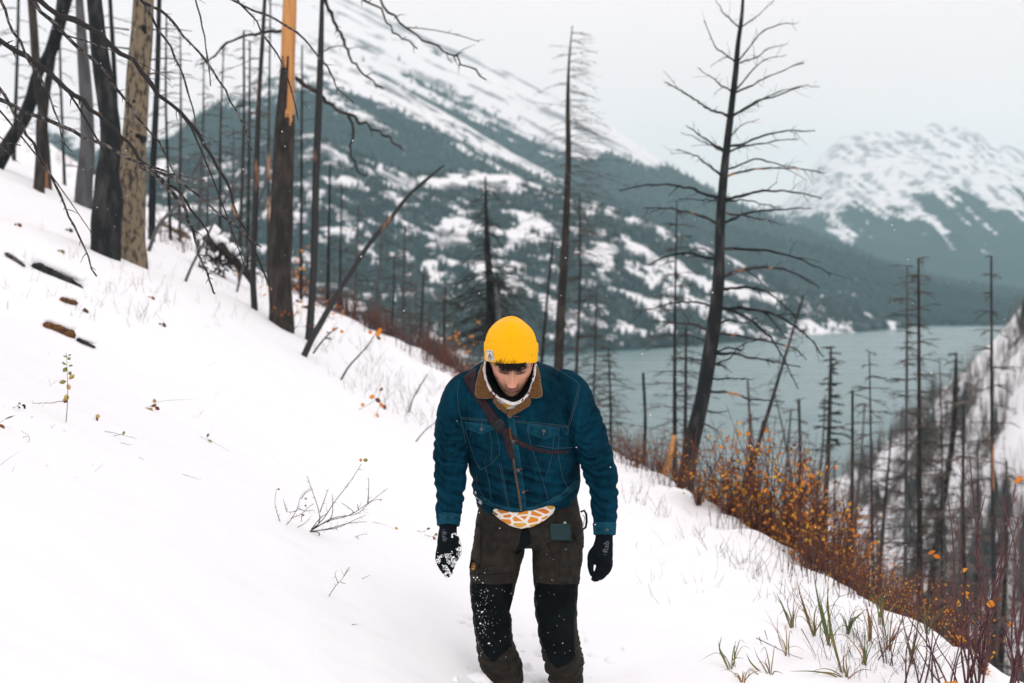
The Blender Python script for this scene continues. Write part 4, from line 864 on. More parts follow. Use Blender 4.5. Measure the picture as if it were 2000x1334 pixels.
patch('thin_webbing', [(985,832),(998,842),(1015,860),(1040,872),(1075,880),(1110,880),(1110,886),(1072,887),(1036,880),(1008,868),(990,848)], js, M_strap, bag, .003, .002, 2, 2, .003)
# ---- phone and the clip on the belt ------------------------------------------
def pocket_pt(u, v): return ts(1093, 1050) + (PY(u, v, 5.56) - PY(1093, 1050, 5.56)) + np.array([0, -.012 - (1055 - v) * .0001, 0])
ph = patch('phone', [(1076,1021),(1110,1021),(1113,1023),(1115,1027),(1115,1055),(1076,1055),(1073,1026),(1074,1022)], pocket_pt, M_phone, None, .001, .002, 2, 1.6, .009, 0)
ph.location = (0, 0, 0); tag(ph, 'dark teal phone sticking out of the thigh pocket of the brown trousers', 'phone')
mb = MB(); q = pocket_pt(1103, 1021) + np.array([0, 0, .002]); mb.tube([q, q + [0, -.001, .004]], [.006, .005], 10); mb.build('camera_bump', M_pale, ph)
cl_ = empty('belt_clip', PY(933, 968, 5.63), 'small pale grey gadget with black buckle clipped at the hip of the trousers', 'clip')
mb = MB()
for (u, v, a, b2, rt) in ((931,962,.008,.006,.3),(935,971,.010,.007,.5),(940,979,.008,.010,.6)): mb.box(PY(u, v, 5.63), (a, .01, b2), Matrix.Rotation(rt, 3, 'Y'))
mb.build('casing', M_pale, cl_, False)
mb = MB(); mb.tube([PY(u, v, 5.62) for u, v in ((932,980),(934,990),(942,988),(944,976))], [.004] * 4, 8); mb.tube([PY(930, 966, 5.62), PY(936, 974, 5.62)], [.004, .004], 8); mb.build('clip_buckle', M_plast, cl_)

# ---------------------------------------------------------------- dead trees
def polyP(pl, d, dd=0.0):             # a traced line at depth d, drifting dd metres away along its length
    pl = list(pl); n = len(pl); return [P(u, v, d + dd * i / max(1, n - 1)) for i, (u, v) in enumerate(pl)]
def smooth_line(pts, k):
    a = np.array(pts, float)
    if len(a) < 3: return np.array([a[0] + (a[-1] - a[0]) * q for q in np.linspace(0, 1, max(k, 2))])
    return lerp_rows(a, k)
def spurs(mb, L, rad, per_m, l0, l1, r, seed, mi=0):
    rg = np.random.default_rng(seed); seg = np.linalg.norm(np.diff(L, axis=0), axis=1); tot = seg.sum(); n = int(tot * per_m); cum = np.r_[0, np.cumsum(seg)]
    for _ in range(n):
        s = rg.uniform(.03, 1) * tot; i = min(np.searchsorted(cum, s) - 1, len(L) - 2); i = max(i, 0); f = (s - cum[i]) / seg[i]; p = L[i] * (1 - f) + L[i + 1] * f; t = (L[i + 1] - L[i]) / seg[i]
        q = rg.normal(size=3); q -= t * (q @ t); q /= np.linalg.norm(q) + 1e-9; ln = rg.uniform(l0, l1) * (1 if rg.random() < .85 else 2.2); dr = q * .85 + t * rg.uniform(.1, .8); dr /= np.linalg.norm(dr)
        mb.tube([p, p + dr * ln * .5, p + dr * ln + t * ln * .2], [r, r * .7, r * .3], 3, mi)
def branchobj(name, line, r0, r1, mt, parent, seed, per_m=26, l0=.006, l1=.03, n=None, seg=7, bumpy=.0, forks=0, mfun=None):
    tot = np.linalg.norm(np.diff(np.array(line), axis=0), axis=1).sum(); k = n or max(8, int(tot / .045)); L = smooth_line(line, min(k, 70))
    if bumpy: L[1:-1] += bumpy * noise(L[1:-1] * 9 + seed)[:, None] * np.array([.5, .5, 1]) + bumpy * .5 * noise(L[1:-1] * 22 + seed)[:, None]
    rad = np.linspace(r0, r1, len(L)) * (1 + .18 * np.sin(np.arange(len(L)) * 1.7 + seed) * (RNG.random(len(L)) > .4)); mb = MB(); mb.tube(L, list(rad), seg, mfun=mfun)
    if per_m: spurs(mb, L, rad, per_m, l0, l1, max(r1 * .8, .0011), seed)
    rg = np.random.default_rng(seed + 100)
    for _ in range(forks):
        i = rg.integers(len(L) // 4, len(L) - 3); t = L[i + 1] - L[i]; t /= np.linalg.norm(t); q = rg.normal(size=3) * [1, 1, .6]; q -= t * (q @ t); q /= np.linalg.norm(q); ln = tot * rg.uniform(.1, .25)
        pts = [L[i] + (t * .75 + q * .6) * ln * s + np.array([0, 0, -.15 * ln * s * s]) for s in np.linspace(0, 1, 6)]; mb.tube(pts, list(np.linspace(rad[i] * .5, r1 * .5, 6)), 5); spurs(mb, np.array(pts), None, per_m, l0, l1 * .7, max(r1 * .6, .001), seed + 7)
    o = mb.build(name, [mt] if not isinstance(mt, list) else mt, parent); return o, L

# --- the spruce just outside the frame whose bare branches hang across the view
ft = empty('dead_spruce', (-3.6, 6.3, ground(-3.6, 6.3)), 'bare spruce whose drooping twiggy branches hang across the upper corner above the snow', 'tree')
zb = ground(-3.6, 6.3); mb = MB(); mb.tube(smooth_line([(-3.6, 6.3, zb - .3), (-3.62, 6.3, zb + 3), (-3.6, 6.35, zb + 7)], 40), list(np.linspace(.17, .06, 40)), 16, wob=.05); mb.build('trunk', M_mixed, ft)
FB = [  # line, depth, drift, r0 px, r1 px, forks, wood
 ([(0,78),(60,120),(99,147),(150,186),(195,231),(234,261),(264,300),(290,325)], 5.9, .1, 9, 4, 1, 1),
 ([(0,195),(60,222),(129,252),(180,273),(234,297),(285,321),(354,357),(405,396),(450,435),(480,459),(510,483)], 5.8, .2, 7, 2, 1, 0),
 ([(70,-10),(120,27),(156,48),(195,69),(225,93),(255,117),(285,147),(315,186),(360,228),(390,267),(414,306),(435,342),(456,399),(471,432),(495,486),(510,516),(531,567)], 6.0, .3, 9, 2, 1, 1),
 ([(50,-10),(99,42),(129,69),(159,99),(186,117),(216,153),(249,201),(285,246),(312,279),(330,318),(348,350)], 6.1, .2, 8.5, 1.6, 1, 0),
 ([(-3,-10),(18,48),(45,93),(60,123),(87,171),(99,204),(114,240),(129,282),(141,297)], 5.6, .1, 7.5, 1.5, 0, 0),
 ([(0,172),(30,222),(54,270),(78,309),(102,351),(126,399),(150,450),(171,492),(189,540)], 5.7, .1, 6, 2, 0, 0),
 ([(258,-8),(288,15),(309,57),(339,105),(357,147),(369,183),(378,216),(384,272)], 6.4, .2, 5.5, 1.8, 0, 0),
 ([(262,-10),(300,15),(336,42),(366,78),(399,111),(420,144),(441,177),(459,216),(480,255),(492,294)], 6.5, .2, 6, 1.8, 0, 0),
 ([(379,-8),(390,30),(402,84),(408,129),(411,168)], 6.6, .2, 3.5, 1.6, 0, 0),
 ([(458,-8),(492,33),(513,66),(537,99),(555,129),(570,174),(579,207),(582,234)], 6.6, .2, 5, 1.5, 0, 0),
 ([(440,-8),(500,21),(536,36),(575,63),(599,84),(623,111),(641,135),(656,168),(690,200)], 8.2, .3, 5.5, 1.6, 0, 0),
 ([(275,320),(318,357),(348,390),(366,420),(381,465),(393,504),(405,540),(420,574)], 6.0, .1, 5, 2.2, 0, 0),
 ([(330,362),(360,393),(378,414),(393,435),(408,462),(417,489)], 6.05, .1, 3.5, 1.5, 0, 1),
 ([(285,321),(340,338),(400,352)], 5.9, .1, 3, 1.3, 0, 0),
 ([(0,268),(20,278),(40,284)], 5.7, .1, 3.5, 1.3, 0, 0), ([(0,282),(14,292),(24,306)], 5.7, .1, 3, 1.2, 0, 0)]
M_br1 = mat('peeling_branch_bark', (.026, .024, .024), .85, (.50, .23, .09), 5, 7, .60, .66, .006, 90)
for i, (pl, d, dd, r0, r1, fk, wd) in enumerate(FB):
    line = polyP(pl, d, dd)
    if i not in (11, 12, 13):
        a = line[0]; t = line[0] - line[1]; t /= np.linalg.norm(t); x0 = -3.55; zt_ = a[2] + (a[0] - x0) * .55; line = [np.array([x0, 6.3, zt_]), a * .5 + np.array([x0, 6.3, zt_]) * .5 + np.array([0, 0, .12])] + line; r0s = r0 * 1.3
    else: r0s = r0
    r0s *= .92 * d / F; r1s = r1 * .80 * d / F
    branchobj('branch', line, r0s, r1s, M_br1 if wd else M_branch, ft, 300 + i, per_m=34, l0=.006, l1=.028, forks=fk, bumpy=.012, n=60)

# --- traced trunks
def trunk_obj(parent, pts, d, mt, k=60, seg=20, lump=.04, seed=0, base_ext=True, mfun=None, ext_top=0, flare=1.15):
    """pts: (u, v, width px) from top to base; sunk into the ground at the base"""
    L = np.array([[*P(u, v, d), wd * .5 * d / F] for u, v, wd in pts])
    if ext_top:
        t = L[0, :3] - L[1, :3]; t /= np.linalg.norm(t); L = np.r_[[[*(L[0, :3] + t * ext_top), L[0, 3] * .7]], L]
    b = L[-1].copy(); gz = ground(b[0], b[1]); t = L[-1, :3] - L[-2, :3]; t /= abs(t[2]) + 1e-9
    dz = max(.25, b[2] - gz + .25); b[:3] = b[:3] + t * dz; b[3] *= flare; L = np.r_[L, [b]]
    S = lerp_rows(L, k); S[:, 3] = np.maximum(S[:, 3], .004); mb = MB(); mb.tube(S[:, :3], list(S[:, 3]), seg, mfun=mfun)
    V = np.array(mb.v); c = np.repeat(S[:, :3], seg, 0); rr_ = np.repeat(S[:, 3], seg)[:, None]; nn = (V - c) / rr_
    V = V + nn * rr_ * lump * 2.5 * fbm(V * [4, 4, 1.5] * (.1 / max(S[:, 3].max(), .02)) + seed * 3.3, 3)[:, None]; mb.v = [tuple(q) for q in V]
    return mb.build('trunk', mt, parent), S
def crown(parent, S, n, f0, f1, len0, len1, up, droop, mt, seed, r=.006, sub=4, name='crown', side=None, subl=.18, kind='stuff'):
    """dead side branches: S trunk rows top->base; f0..f1 fraction of trunk carrying branches"""
    rg = np.random.default_rng(seed); mb = MB(); K = len(S)
    for i in range(n):
        f = f0 + (f1 - f0) * (i + rg.random()) / n; p = S[min(int(f * (K - 1)), K - 1), :3]; a = rg.uniform(0, 2 * math.pi)
        if side is not None and rg.random() < .7: a = side + rg.normal() * .7
        ln = (len0 + (len1 - len0) * (f - f0) / (f1 - f0)) * rg.uniform(.5, 1.15); h = np.array([math.cos(a), math.sin(a), 0]); pts = []
        bend = rg.normal(size=2) * .08
        up_, dr_ = up + rg.normal() * .14, droop * rg.uniform(.3, 1.6)
        for s in np.linspace(0, 1, 6): pts.append(p + h * ln * s + np.array([bend[0] * s * s * ln, bend[1] * s * s * ln, ln * (up_ * s - dr_ * s * s)]) + rg.normal(size=3) * .015 * ln)
        mb.tube(pts, list(np.linspace(r, r * .3, 6)), 4)
        for j in range(sub):
            s = rg.uniform(.25, .95); q = pts[min(int(s * 5 + .5), 5)]; a2 = a + rg.choice([-1, 1]) * rg.uniform(.5, 1.1); l2 = ln * subl * rg.uniform(.5, 1.5) * (1.2 - s)
            mb.tube([q, q + np.array([math.cos(a2) * l2, math.sin(a2) * l2, l2 * rg.uniform(-.4, .15)])], [r * .45, r * .2], 3)
    return tag(mb.build(name, mt, parent), kind=kind)
def tree(label, pts, d, mt, name='burnt_tree', group=None, **k):
    b = P(pts[-1][0], pts[-1][1], d); t = empty(name, (b[0], b[1], ground(b[0], b[1])), label, 'tree', group); o, S = trunk_obj(t, pts, d, mt, **k); return t, S
GB = 'burnt trees standing on the snowy slope'
t, S = tree('thick pale brown trunk with black knots rising beside the wide charred trunk', [(281,0,40),(278,60,42),(270,150,46),(265,240,46),(258,320,52),(256,370,58),(257,420,54),(257,470,54),(260,515,58)], 12.7, M_bark, group=GB, k=90, seg=28, seed=1, ext_top=3, flare=.9)
mb = MB()
for (u, v, a) in ((280,54,7),(262,198,5),(283,62,4),(268,265,6),(256,258,5),(279,270,6),(250,262,4)):
    mb = MB(); c_ = P(u, v, 12.7 - 23 * 12.7 / F * .93); mb.tube([c_ + [0, .06, 0], c_, c_ + [0, -.012, -.004]], [a * .0044, a * .004, a * .0022], 9, wob=.15); mb.build('knot', M_char, t)
for v, sg in ((58,-1),(60,1),(95,-1),(118,1),(145,1)):
    p0 = P(270 + 18 * sg, v, 12.7); branchobj('branch', [p0, p0 + [sg * .15, -.05, .01], p0 + [sg * .42, -.1, -.02]], .008, .003, M_branch, t, 50 + v, per_m=8, n=10)
t, S = tree('wide black charred trunk with ragged base between the grey and brown trunks', [(184,0,28),(190,60,30),(198,120,34),(208,190,36),(215,240,38),(216,300,40),(211,340,44),(213,390,56),(208,440,58),(208,470,56),(208,495,58)], 12.1, M_char, group=GB, k=90, seg=26, lump=.07, seed=2, ext_top=3, flare=.7)
t, S = tree('smooth grey trunk standing behind the wide black charred trunk', [(155,0,15),(160,80,20),(166,160,24),(170,230,26),(170,300,30),(165,350,32),(163,400,36)], 17.5, M_grey, group=GB, seed=3, ext_top=4)
t, S = tree('crooked black trunk leaning against its neighbour at the edge of the clearing', [(150,-60,24),(129,0,24),(112,60,25),(95,110,24),(75,140,22),(62,190,24),(48,228,26),(28,262,26),(6,300,30),(-8,325,32)], 17.7, M_char, group=GB, seed=4, ext_top=2)
t, S = tree('dark straight trunk partly hidden behind the crooked black leaning trunk', [(62,0,16),(66,60,16),(70,120,17),(76,180,17),(84,230,17),(80,300,20)], 17, M_scorched, group=GB, seed=5, ext_top=3)
t, S = tree('brown scorched trunk with peeling orange bark in the brushy corner by the snow', [(108,60,10),(100,130,13),(90,180,16),(82,240,22),(84,300,28)], 18, M_mixed, group=GB, seed=6, ext_top=3)
t, S = tree('slim black trunk with small knots just right of the thick brown trunk', [(311,0,9),(309,80,10),(307,160,11),(303,240,12),(299,320,13),(297,400,14),(296,470,14)], 17.0, M_char, group=GB, seed=7, ext_top=3)
crown(t, S, 10, .1, .8, .35, .5, .1, .2, M_branch, 21)
# the half burnt, half bare trunk
def bare(vt, i, j):
    q = (np.array(vt) - CAM); u = 1000 + F * q[0] / (q @ FW); v = 667 - F * (q @ UP) / (q @ FW)
    e = 14 * noise(np.array([vt[0] * 45, vt[1] * 45, vt[2] * 4])) + 5 * noise(np.array([vt[0] * 120, vt[1] * 120, vt[2] * 30])); lim = 118 if (u - 563 + (v - 120) * .05) < 2 else 222
    return 1 if v + e * 1.5 < lim else 0
t, S = tree('tall trunk stripped to bright orange wood above and charred black below', [(566,0,27),(564,60,28),(562,120,28),(559,180,32),(557,230,38),(554,300,41),(551,380,43),(549,460,45),(546,540,46),(549,600,46),(550,640,50)], 14.45, [M_scorched, M_bare], group=GB, k=170, seg=40, lump=.02, seed=8, mfun=bare, ext_top=3, flare=.8)
for i, (pl, r0, r1, dd) in enumerate([([(549,60),(510,66),(471,74),(435,90),(414,114),(390,125)], 7, 3, -.5), ([(578,152),(614,177),(641,201),(680,225),(716,243),(755,267),(785,291)], 9, 3, -.6), ([(680,225),(689,258),(686,300),(698,330),(716,345)], 6, 2.5, -.1)]):
    branchobj('branch', polyP(pl, 14.3, dd), r0 * .5 * 14.3 / F, r1 * .5 * 14.3 / F, M_scorched, t, 400 + i, per_m=7, l0=.02, l1=.09, bumpy=.03)
for i, (pl, d) in enumerate([([(640,-120),(690,-30),(728,15),(755,39),(776,63),(800,81),(815,95)], 12.5), ([(650,-130),(727,-20),(764,27),(791,54),(818,69),(860,93),(905,123),(950,156)], 12.2)]):
    line = [P(566, -230, 14.4)] + polyP(pl, d); branchobj('branch', line, .022, .007, M_scorched, t, 420 + i, per_m=8, l0=.02, l1=.12, forks=3, bumpy=.04)
t, S = tree('slender black trunk just right of the orange topped trunk, roots among orange leaves', [(629,0,8),(627,80,11),(625,150,13),(621,250,14),(617,350,14),(615,450,15),(612,540,14),(608,600,15),(604,665,17)], 14.5, M_mixed, group=GB, seed=9, ext_top=3)
for i, (pl, r0, r1) in enumerate([([(625,-30),(650,36),(671,72),(680,108),(698,132),(722,156),(749,174)], 8, 3), ([(628,118),(645,140),(656,165),(665,185)], 3, 1.2), ([(631,100),(650,92),(675,90),(710,96)], 2.5, 1)]):
    branchobj('branch', polyP(pl, 14.4, -.4), r0 * .5 * 14.4 / F, r1 * .5 * 14.4 / F, M_char, t, 430 + i, per_m=12, l0=.02, l1=.08, bumpy=.03)
t, S = tree('thin grey brown trunk left of the orange topped trunk, its foot bent in the snow', [(517,0,7),(512,90,8),(506,180,9),(503,260,10),(500,360,11),(497,450,12),(494,540,12),(497,603,13)], 14.7, M_mixed, group=GB, seed=10, ext_top=3)
crown(t, S, 9, .1, .7, .3, .5, .05, .3, M_branch, 22)
t, S = tree('slim broken pole leaning steeply to the right over the slope', [(868,322,3),(840,345,6),(800,380,7),(760,430,8),(720,478,9),(690,525,10),(655,580,11),(630,625,12),(605,670,13),(594,695,13)], 12.9, M_mixed, name='leaning_pole', group=None, seed=11)
crown(t, S, 12, .2, .9, .03, .1, .1, .1, M_branch, 23, r=.004, sub=0, name='twig_stubs')
# grey leaning sticks among the far left trees
for i, (pl, d, wd, lab) in enumerate([([(400,300),(370,350),(345,400),(310,440),(290,490)], 16, 9, 'bare grey stick propped across the snow beside the slim black trunk'), ([(470,340),(440,390),(400,470),(370,530),(362,550)], 14.1, 7, 'thin bare pole leaning up out of the snow near the upturned root'), ([(515,300),(520,340),(505,400)], 16, 5, 'short grey snapped sapling leaning behind the forest edge')]):
    t, S = tree(lab, [(u, v, wd * (.5 + .5 * j / len(pl))) for j, (u, v) in enumerate(pl)], d, M_grey, name='leaning_pole', seed=20 + i)

# --- thinner blurred trees behind the crest, each traced
BT = [ # u_top v_top w_top, u_base v_base w_base, depth, crown density, kind label
 ((325,30,4),(330,380,8),21,14,'thin dark tree with faint side twigs behind the slim black trunk'), ((352,60,3),(352,330,7),24,14,'faint thin tree with orange scorched middle left of the mountain shoulder'),
 ((398,110,3),(392,360,8),22,16,'thin tree with fan of grey twigs before the mountain shoulder'), ((437,90,3),(430,420,8),22,12,'narrow bare tree crossing the teal mountain shoulder'),
 ((476,60,5),(470,440,9),19,16,'scorched thin tree with orange streaks standing left of the bent trunk'), ((488,80,4),(484,470,9),20,12,'dark thin tree close behind the bent trunk'), ((528,20,4),(524,480,8),22,12,'tall grey thin tree just left of the orange topped trunk'),
 ((590,90,4),(588,500,8),24,10,'grey thin tree between the orange topped trunk and slender black trunk'), ((410,260,3),(405,440,7),22,10,'short grey sapling below the mountain shoulder'), ((456,250,3),(452,470,7),24,9,'pale thin sapling above the upturned root'),
 ((215,0,10),(228,330,14),19,10,'dark trunk showing between the wide black trunk and brown trunk'), ((36,0,7),(30,220,9),24,16,'thin dark tree near the far corner of the clearing'), ((115,20,5),(125,330,8),24,14,'slim tree behind the crooked black trunk'),
 ((645,320,4),(640,640,10),24,10,'grey trunk behind the slope right of the slender black trunk'), ((700,400,4),(690,660,9),26,12,'thin grey tree rising behind the leaning pole'), ((748,430,4),(728,680,8),25,16,'slightly leaning pale tree under the leaning pole tip'),
 ((792,440,4),(786,700,8),25,16,'upright thin grey tree midway along the brushy crest'), ((828,520,4),(812,720,8),27,10,'thin pale sapling with scorched foot along the crest'), ((842,590,6),(838,730,8),24,6,'pale stout bare sapling rising from the crest left of the hiker'),
 ((870,560,4),(862,740,6),26,10,'faint thin sapling close behind the crest left of the hiker'), ((770,500,3),(760,680,7),28,10,'faint slender tree in the gully behind the crest'), ((668,360,3),(664,620,7),29,10,'faint dark tree before the forested lower mountain'),
 ((1132,380,5),(1126,720,10),27,30,'thin tree with orange scorched stem beside the tall twiggy tree'), ((1080,470,4),(1062,660,8),28,10,'dark leaning thin tree left of the tall twiggy tree'), ((1188,680,4),(1193,860,9),24,34,'short dark tree with fine level twigs above the hiker shoulder'),
 ((1165,560,3),(1160,760,7),30,22,'faint twiggy tree between the hiker and the lake'), ((1322,392,3),(1318,900,15),21,34,'tall thin dark tree left of the big branching tree with orange forked foot'), ((1340,640,5),(1336,960,12),20,20,'dark straight stem touching the left side of the big branching tree'),
 ((1570,575,4),(1462,930,12),21,18,'thin brown tree leaning right across the lake'), ((1460,740,4),(1466,960,10),22,16,'short scorched tree in front of the lake right of the big branching tree'), ((1490,820,3),(1450,1010,7),24,10,'slim leaning stem low in front of the lake'),
 ((1545,800,4),(1530,1000,7),25,8,'straight bare grey stem in front of the lake above the orange shrub'), ((1560,780,9),(1562,960,10),26,24,'thick short dead tree with stubby sides in front of the lake'), ((1612,770,3),(1590,1000,7),27,12,'very thin leaning tree left of the flat topped pine'),
 ((1665,762,6),(1661,1110,10),16,3,'smooth black pole rising out of the orange shrubs'), ((1698,690,4),(1706,1150,11),17,26,'tall dark tree with fine drooping twigs right of the smooth black pole'),
 ((1772,520,6),(1768,1130,14),20,40,'tall twiggy grey tree, one of the close pair before the right hand lake'), ((1794,505,7),(1796,1160,20),19,46,'thickest twiggy trunk of the close pair before the right hand lake'), ((1740,860,4),(1716,1140,12),22,18,'dark leaning tree left of the close pair'),
 ((1882,790,4),(1886,1210,13),16,10,'straight black trunk standing before the snowy wooded spur'), ((1936,500,7),(1942,1200,16),18,26,'tall scorched orange trunk at the right in front of the wooded spur'), ((1966,900,5),(1958,1240,14),20,12,'dark short trunk at the right behind the red stemmed bush'),
 ((1835,700,3),(1840,1100,9),26,24,'faint grey twiggy tree left of the straight black trunk'), ((1910,860,4),(1906,1180,9),27,18,'faint thin tree between the straight black trunk and scorched orange trunk'), ((1630,900,3),(1628,1060,7),28,10,'faint thin stem below the flat topped pine'), ((1256,728,7),(1257,912,9),19,0,'plain dark bare pole standing alone before the lake')]
M_tw = mat('grey_twigs', (.040, .040, .042), .9, (.10, .075, .060), 3)
for i, (a, b, d, nb_, lab) in enumerate(BT):
    mid = ((a[0] + b[0]) / 2 + RNG.normal() * 2, (a[1] + b[1]) / 2, (a[2] + b[2]) / 2)
    dark = any(w_ in lab for w_ in ('black', 'dark')); mt_ = (M_scorched if a[0] > 1650 else M_char) if dark else (M_mixed if 'orange' in lab or 'scorched' in lab else M_grey if 'grey' in lab or 'pale' in lab else M_scorched)
    kw = {}
    if a[1] < 30: kw['ext_top'] = 2.5
    a, mid, b = [(q_[0], q_[1], q_[2] * (.62 if nb_ > 20 else .8)) for q_ in (a, mid, b)]
    t, S = tree(lab, [a, mid, b], d, mt_, name='bare_pole' if nb_ == 0 else 'burnt_tree', k=30, seg=9, seed=40 + i, group=None, **kw)
    if nb_: L_ = .035 * d if nb_ > 20 else .028 * d; crown(t, S, int(nb_ * (4 if nb_ > 20 else 2.6)), .02, .95, L_ * .35, L_ * 1.2, .10, .30, M_tw, 500 + i, r=.0055 * d / 20 + .002, sub=12 if nb_ > 20 else 7, subl=.35)
# orange forked foot
# --- tall twiggy tree behind the hiker
t, S = tree('tall straight tree with fine twigs directly behind the hiker', [(1118,50,2),(1112,110,4),(1109,200,8),(1110,300,11),(1107,400,13),(1102,500,16),(1096,600,18),(1091,715,19)], 21, M_scorched, seed=90)
crown(t, S, 120, .02, .55, .35, 1.1, .12, .30, M_tw, 91, r=.0036, sub=12, subl=.4, side=0)
crown(t, S, 70, .1, .85, .5, .9, .05, .35, M_tw, 92, r=.0035, sub=9, subl=.35)
t, S = tree('dead fir with dark clumps of needles left of the hiker hat', [(948,345,3),(950,430,8),(953,500,13),(957,560,15),(960,650,17)], 25, M_char, seed=93)
crown(t, S, 110, .03, .75, .35, .85, -.1, .45, M_needle, 94, r=.010, sub=9, subl=.4); crown(t, S, 60, .35, .62, 1.2, .9, -.1, .5, M_needle, 95, r=.014, sub=12, subl=.45, name='needle_clumps')
t, S = tree('pale grey split trunk beside the dead fir with needle clumps', [(968,560,5),(974,600,7),(976,680,8)], 24, M_grey, seed=96)
# flat topped pine
t, S = tree('small pine with flat dark green top in front of the lake', [(1623,678,4),(1622,740,7),(1620,820,8),(1617,900,9),(1612,990,10)], 24, M_mixed, seed=97)
crown(t, S, 46, .0, .30, .15, .45, .0, .1, M_needle, 98, r=.02, sub=16, subl=.5, name='needle_crown'); crown(t, S, 20, .3, .8, .35, .4, 0, .2, M_branch, 99, r=.004, sub=3)
t, S = tree('dense dark pine top showing at the lake edge before the wooded spur', [(1868,690,4),(1866,760,9),(1862,850,11),(1850,930,12)], 40, M_char, seed=101)
crown(t, S, 90, .0, .8, .3, 1.2, .0, .3, M_needle, 102, r=.03, sub=14, subl=.45, name='needle_crown')

# --- the big branching tree
t, S = tree('big black burnt tree with long arching bare branches beside the lake', [(1452,-20,5),(1449,30,7),(1441,90,9),(1437,140,11),(1431,190,12),(1424,250,14),(1417,310,15),(1412,360,17),(1407,430,19),(1405,500,21),(1402,560,24),(1396,620,27),(1386,690,28),(1375,760,28),(1362,820,30),(1350,870,32),(1341,930,33),(1336,1000,40)], 13.4, [M_char], k=120, seg=24, lump=.05, seed=110, ext_top=1.5)
BRN = [([(1443,60),(1415,28),(1397,0)],3.5),([(1436,125),(1420,108),(1398,90),(1375,40)],4),([(1427,183),(1412,168),(1398,158),(1363,132)],4),([(1421,232),(1385,212),(1360,195),(1300,160)],6),([(1416,298),(1398,284),(1378,272),(1340,245)],6),([(1414,300),(1380,280),(1332,258)],4),([(1409,342),(1385,325),(1360,305),(1322,292)],5.5),([(1405,395),(1380,380),(1352,370),(1320,363),(1277,360),(1235,366),(1210,373)],7),([(1406,392),(1370,390),(1326,388)],3.5),([(1400,442),(1375,425),(1348,416),(1300,407),(1258,406)],6.5),
 ([(1450,56),(1480,30),(1513,0)],3),([(1443,122),(1465,90),(1487,64),(1525,48),(1555,46)],4),([(1443,126),(1480,110),(1500,95),(1540,85)],3.5),([(1440,178),(1455,155),(1476,131),(1500,115),(1536,108)],4),([(1437,184),(1470,166),(1498,150),(1570,122)],4.5),([(1433,230),(1455,212),(1480,198),(1525,184),(1566,168)],5.5),([(1433,232),(1470,205),(1520,180),(1570,168),(1600,171)],3.5),([(1427,270),(1437,256),(1450,243),(1483,232)],3.5),([(1431,292),(1455,280),(1483,268),(1521,258),(1592,255)],6),([(1433,294),(1460,284),(1491,279),(1530,273),(1560,272)],4.5),([(1427,339),(1450,320),(1476,311),(1505,316),(1532,324),(1600,335)],4.5),([(1427,345),(1455,334),(1483,330),(1520,328),(1562,330),(1612,338)],5),([(1423,397),(1450,382),(1480,375),(1510,372),(1536,373),(1605,388)],6.5),([(1425,396),(1470,394),(1525,406)],4),([(1420,442),(1436,426),(1457,416),(1490,411),(1517,409),(1585,407)],6.5),([(1457,420),(1490,428),(1525,440)],4.5),
 ([(1393,513),(1370,500),(1343,495),(1300,502),(1267,517)],7),([(1392,505),(1380,490),(1366,486),(1330,500)],4),([(1388,598),(1360,590),(1330,590),(1290,598),(1249,610)],5.5),([(1375,643),(1355,634),(1330,632),(1300,628),(1271,630)],6.5),([(1370,706),(1340,700),(1307,695)],4.5),([(1383,668),(1350,655),(1325,660)],4),
 ([(1416,488),(1455,486),(1501,490),(1535,498),(1568,508),(1622,535)],6.5),([(1416,542),(1450,528),(1487,522),(1520,525),(1555,535),(1600,562)],8),([(1413,562),(1450,562),(1492,567),(1525,590),(1555,621)],7),([(1409,603),(1450,602),(1492,607),(1525,620),(1555,639),(1585,665),(1609,697)],8),([(1409,606),(1440,612),(1474,630),(1500,655),(1523,688),(1545,730),(1559,760)],6.5),([(1520,650),(1550,680),(1575,702)],6),([(1400,697),(1425,690),(1456,697),(1510,706),(1564,717)],7),([(1398,640),(1425,625),(1460,630),(1480,620)],4.5),([(1394,740),(1430,738),(1470,742)],4.5),([(1386,766),(1410,766),(1438,772),(1480,780),(1532,785)],6.5),([(1380,690),(1420,680),(1450,683),(1452,670)],5),([(1376,800),(1400,806),(1425,800)],4),([(1398,720),(1425,700),(1445,675),(1500,660)],4),([(1372,820),(1400,840),(1410,860)],3.5),([(1380,720),(1400,712),(1415,715)],8)]
_Sd = S
for i, (pl, wd) in enumerate(BRN):
    dd = RNG.uniform(-1.2, 1.2); k_ = np.abs((667 - F * ((_Sd[:, :3] - CAM) @ UP) / ((_Sd[:, :3] - CAM) @ FW)) - pl[0][1]).argmin(); d0 = (_Sd[k_, :3] - CAM) @ FW
    line = [_Sd[k_, :3]] + polyP(pl, d0, dd)[(1 if abs(pl[0][0] - pl[1][0]) < 60 else 0):]
    branchobj('branch', line, wd * .50 * 13.4 / F, wd * .16 * 13.4 / F, M_mixed if i % 4 == 1 else M_char, t, 600 + i, per_m=9, l0=.02, l1=.12, bumpy=.013, n=22, seg=6, forks=2 if pl[0][1] > 480 else 1)
t, S = tree('pale bare split stump forking orange at the foot of the thin dark tree', [(1318,850,9),(1308,890,12),(1298,930,16)], 20, M_bare, name='split_stump', seed=111)

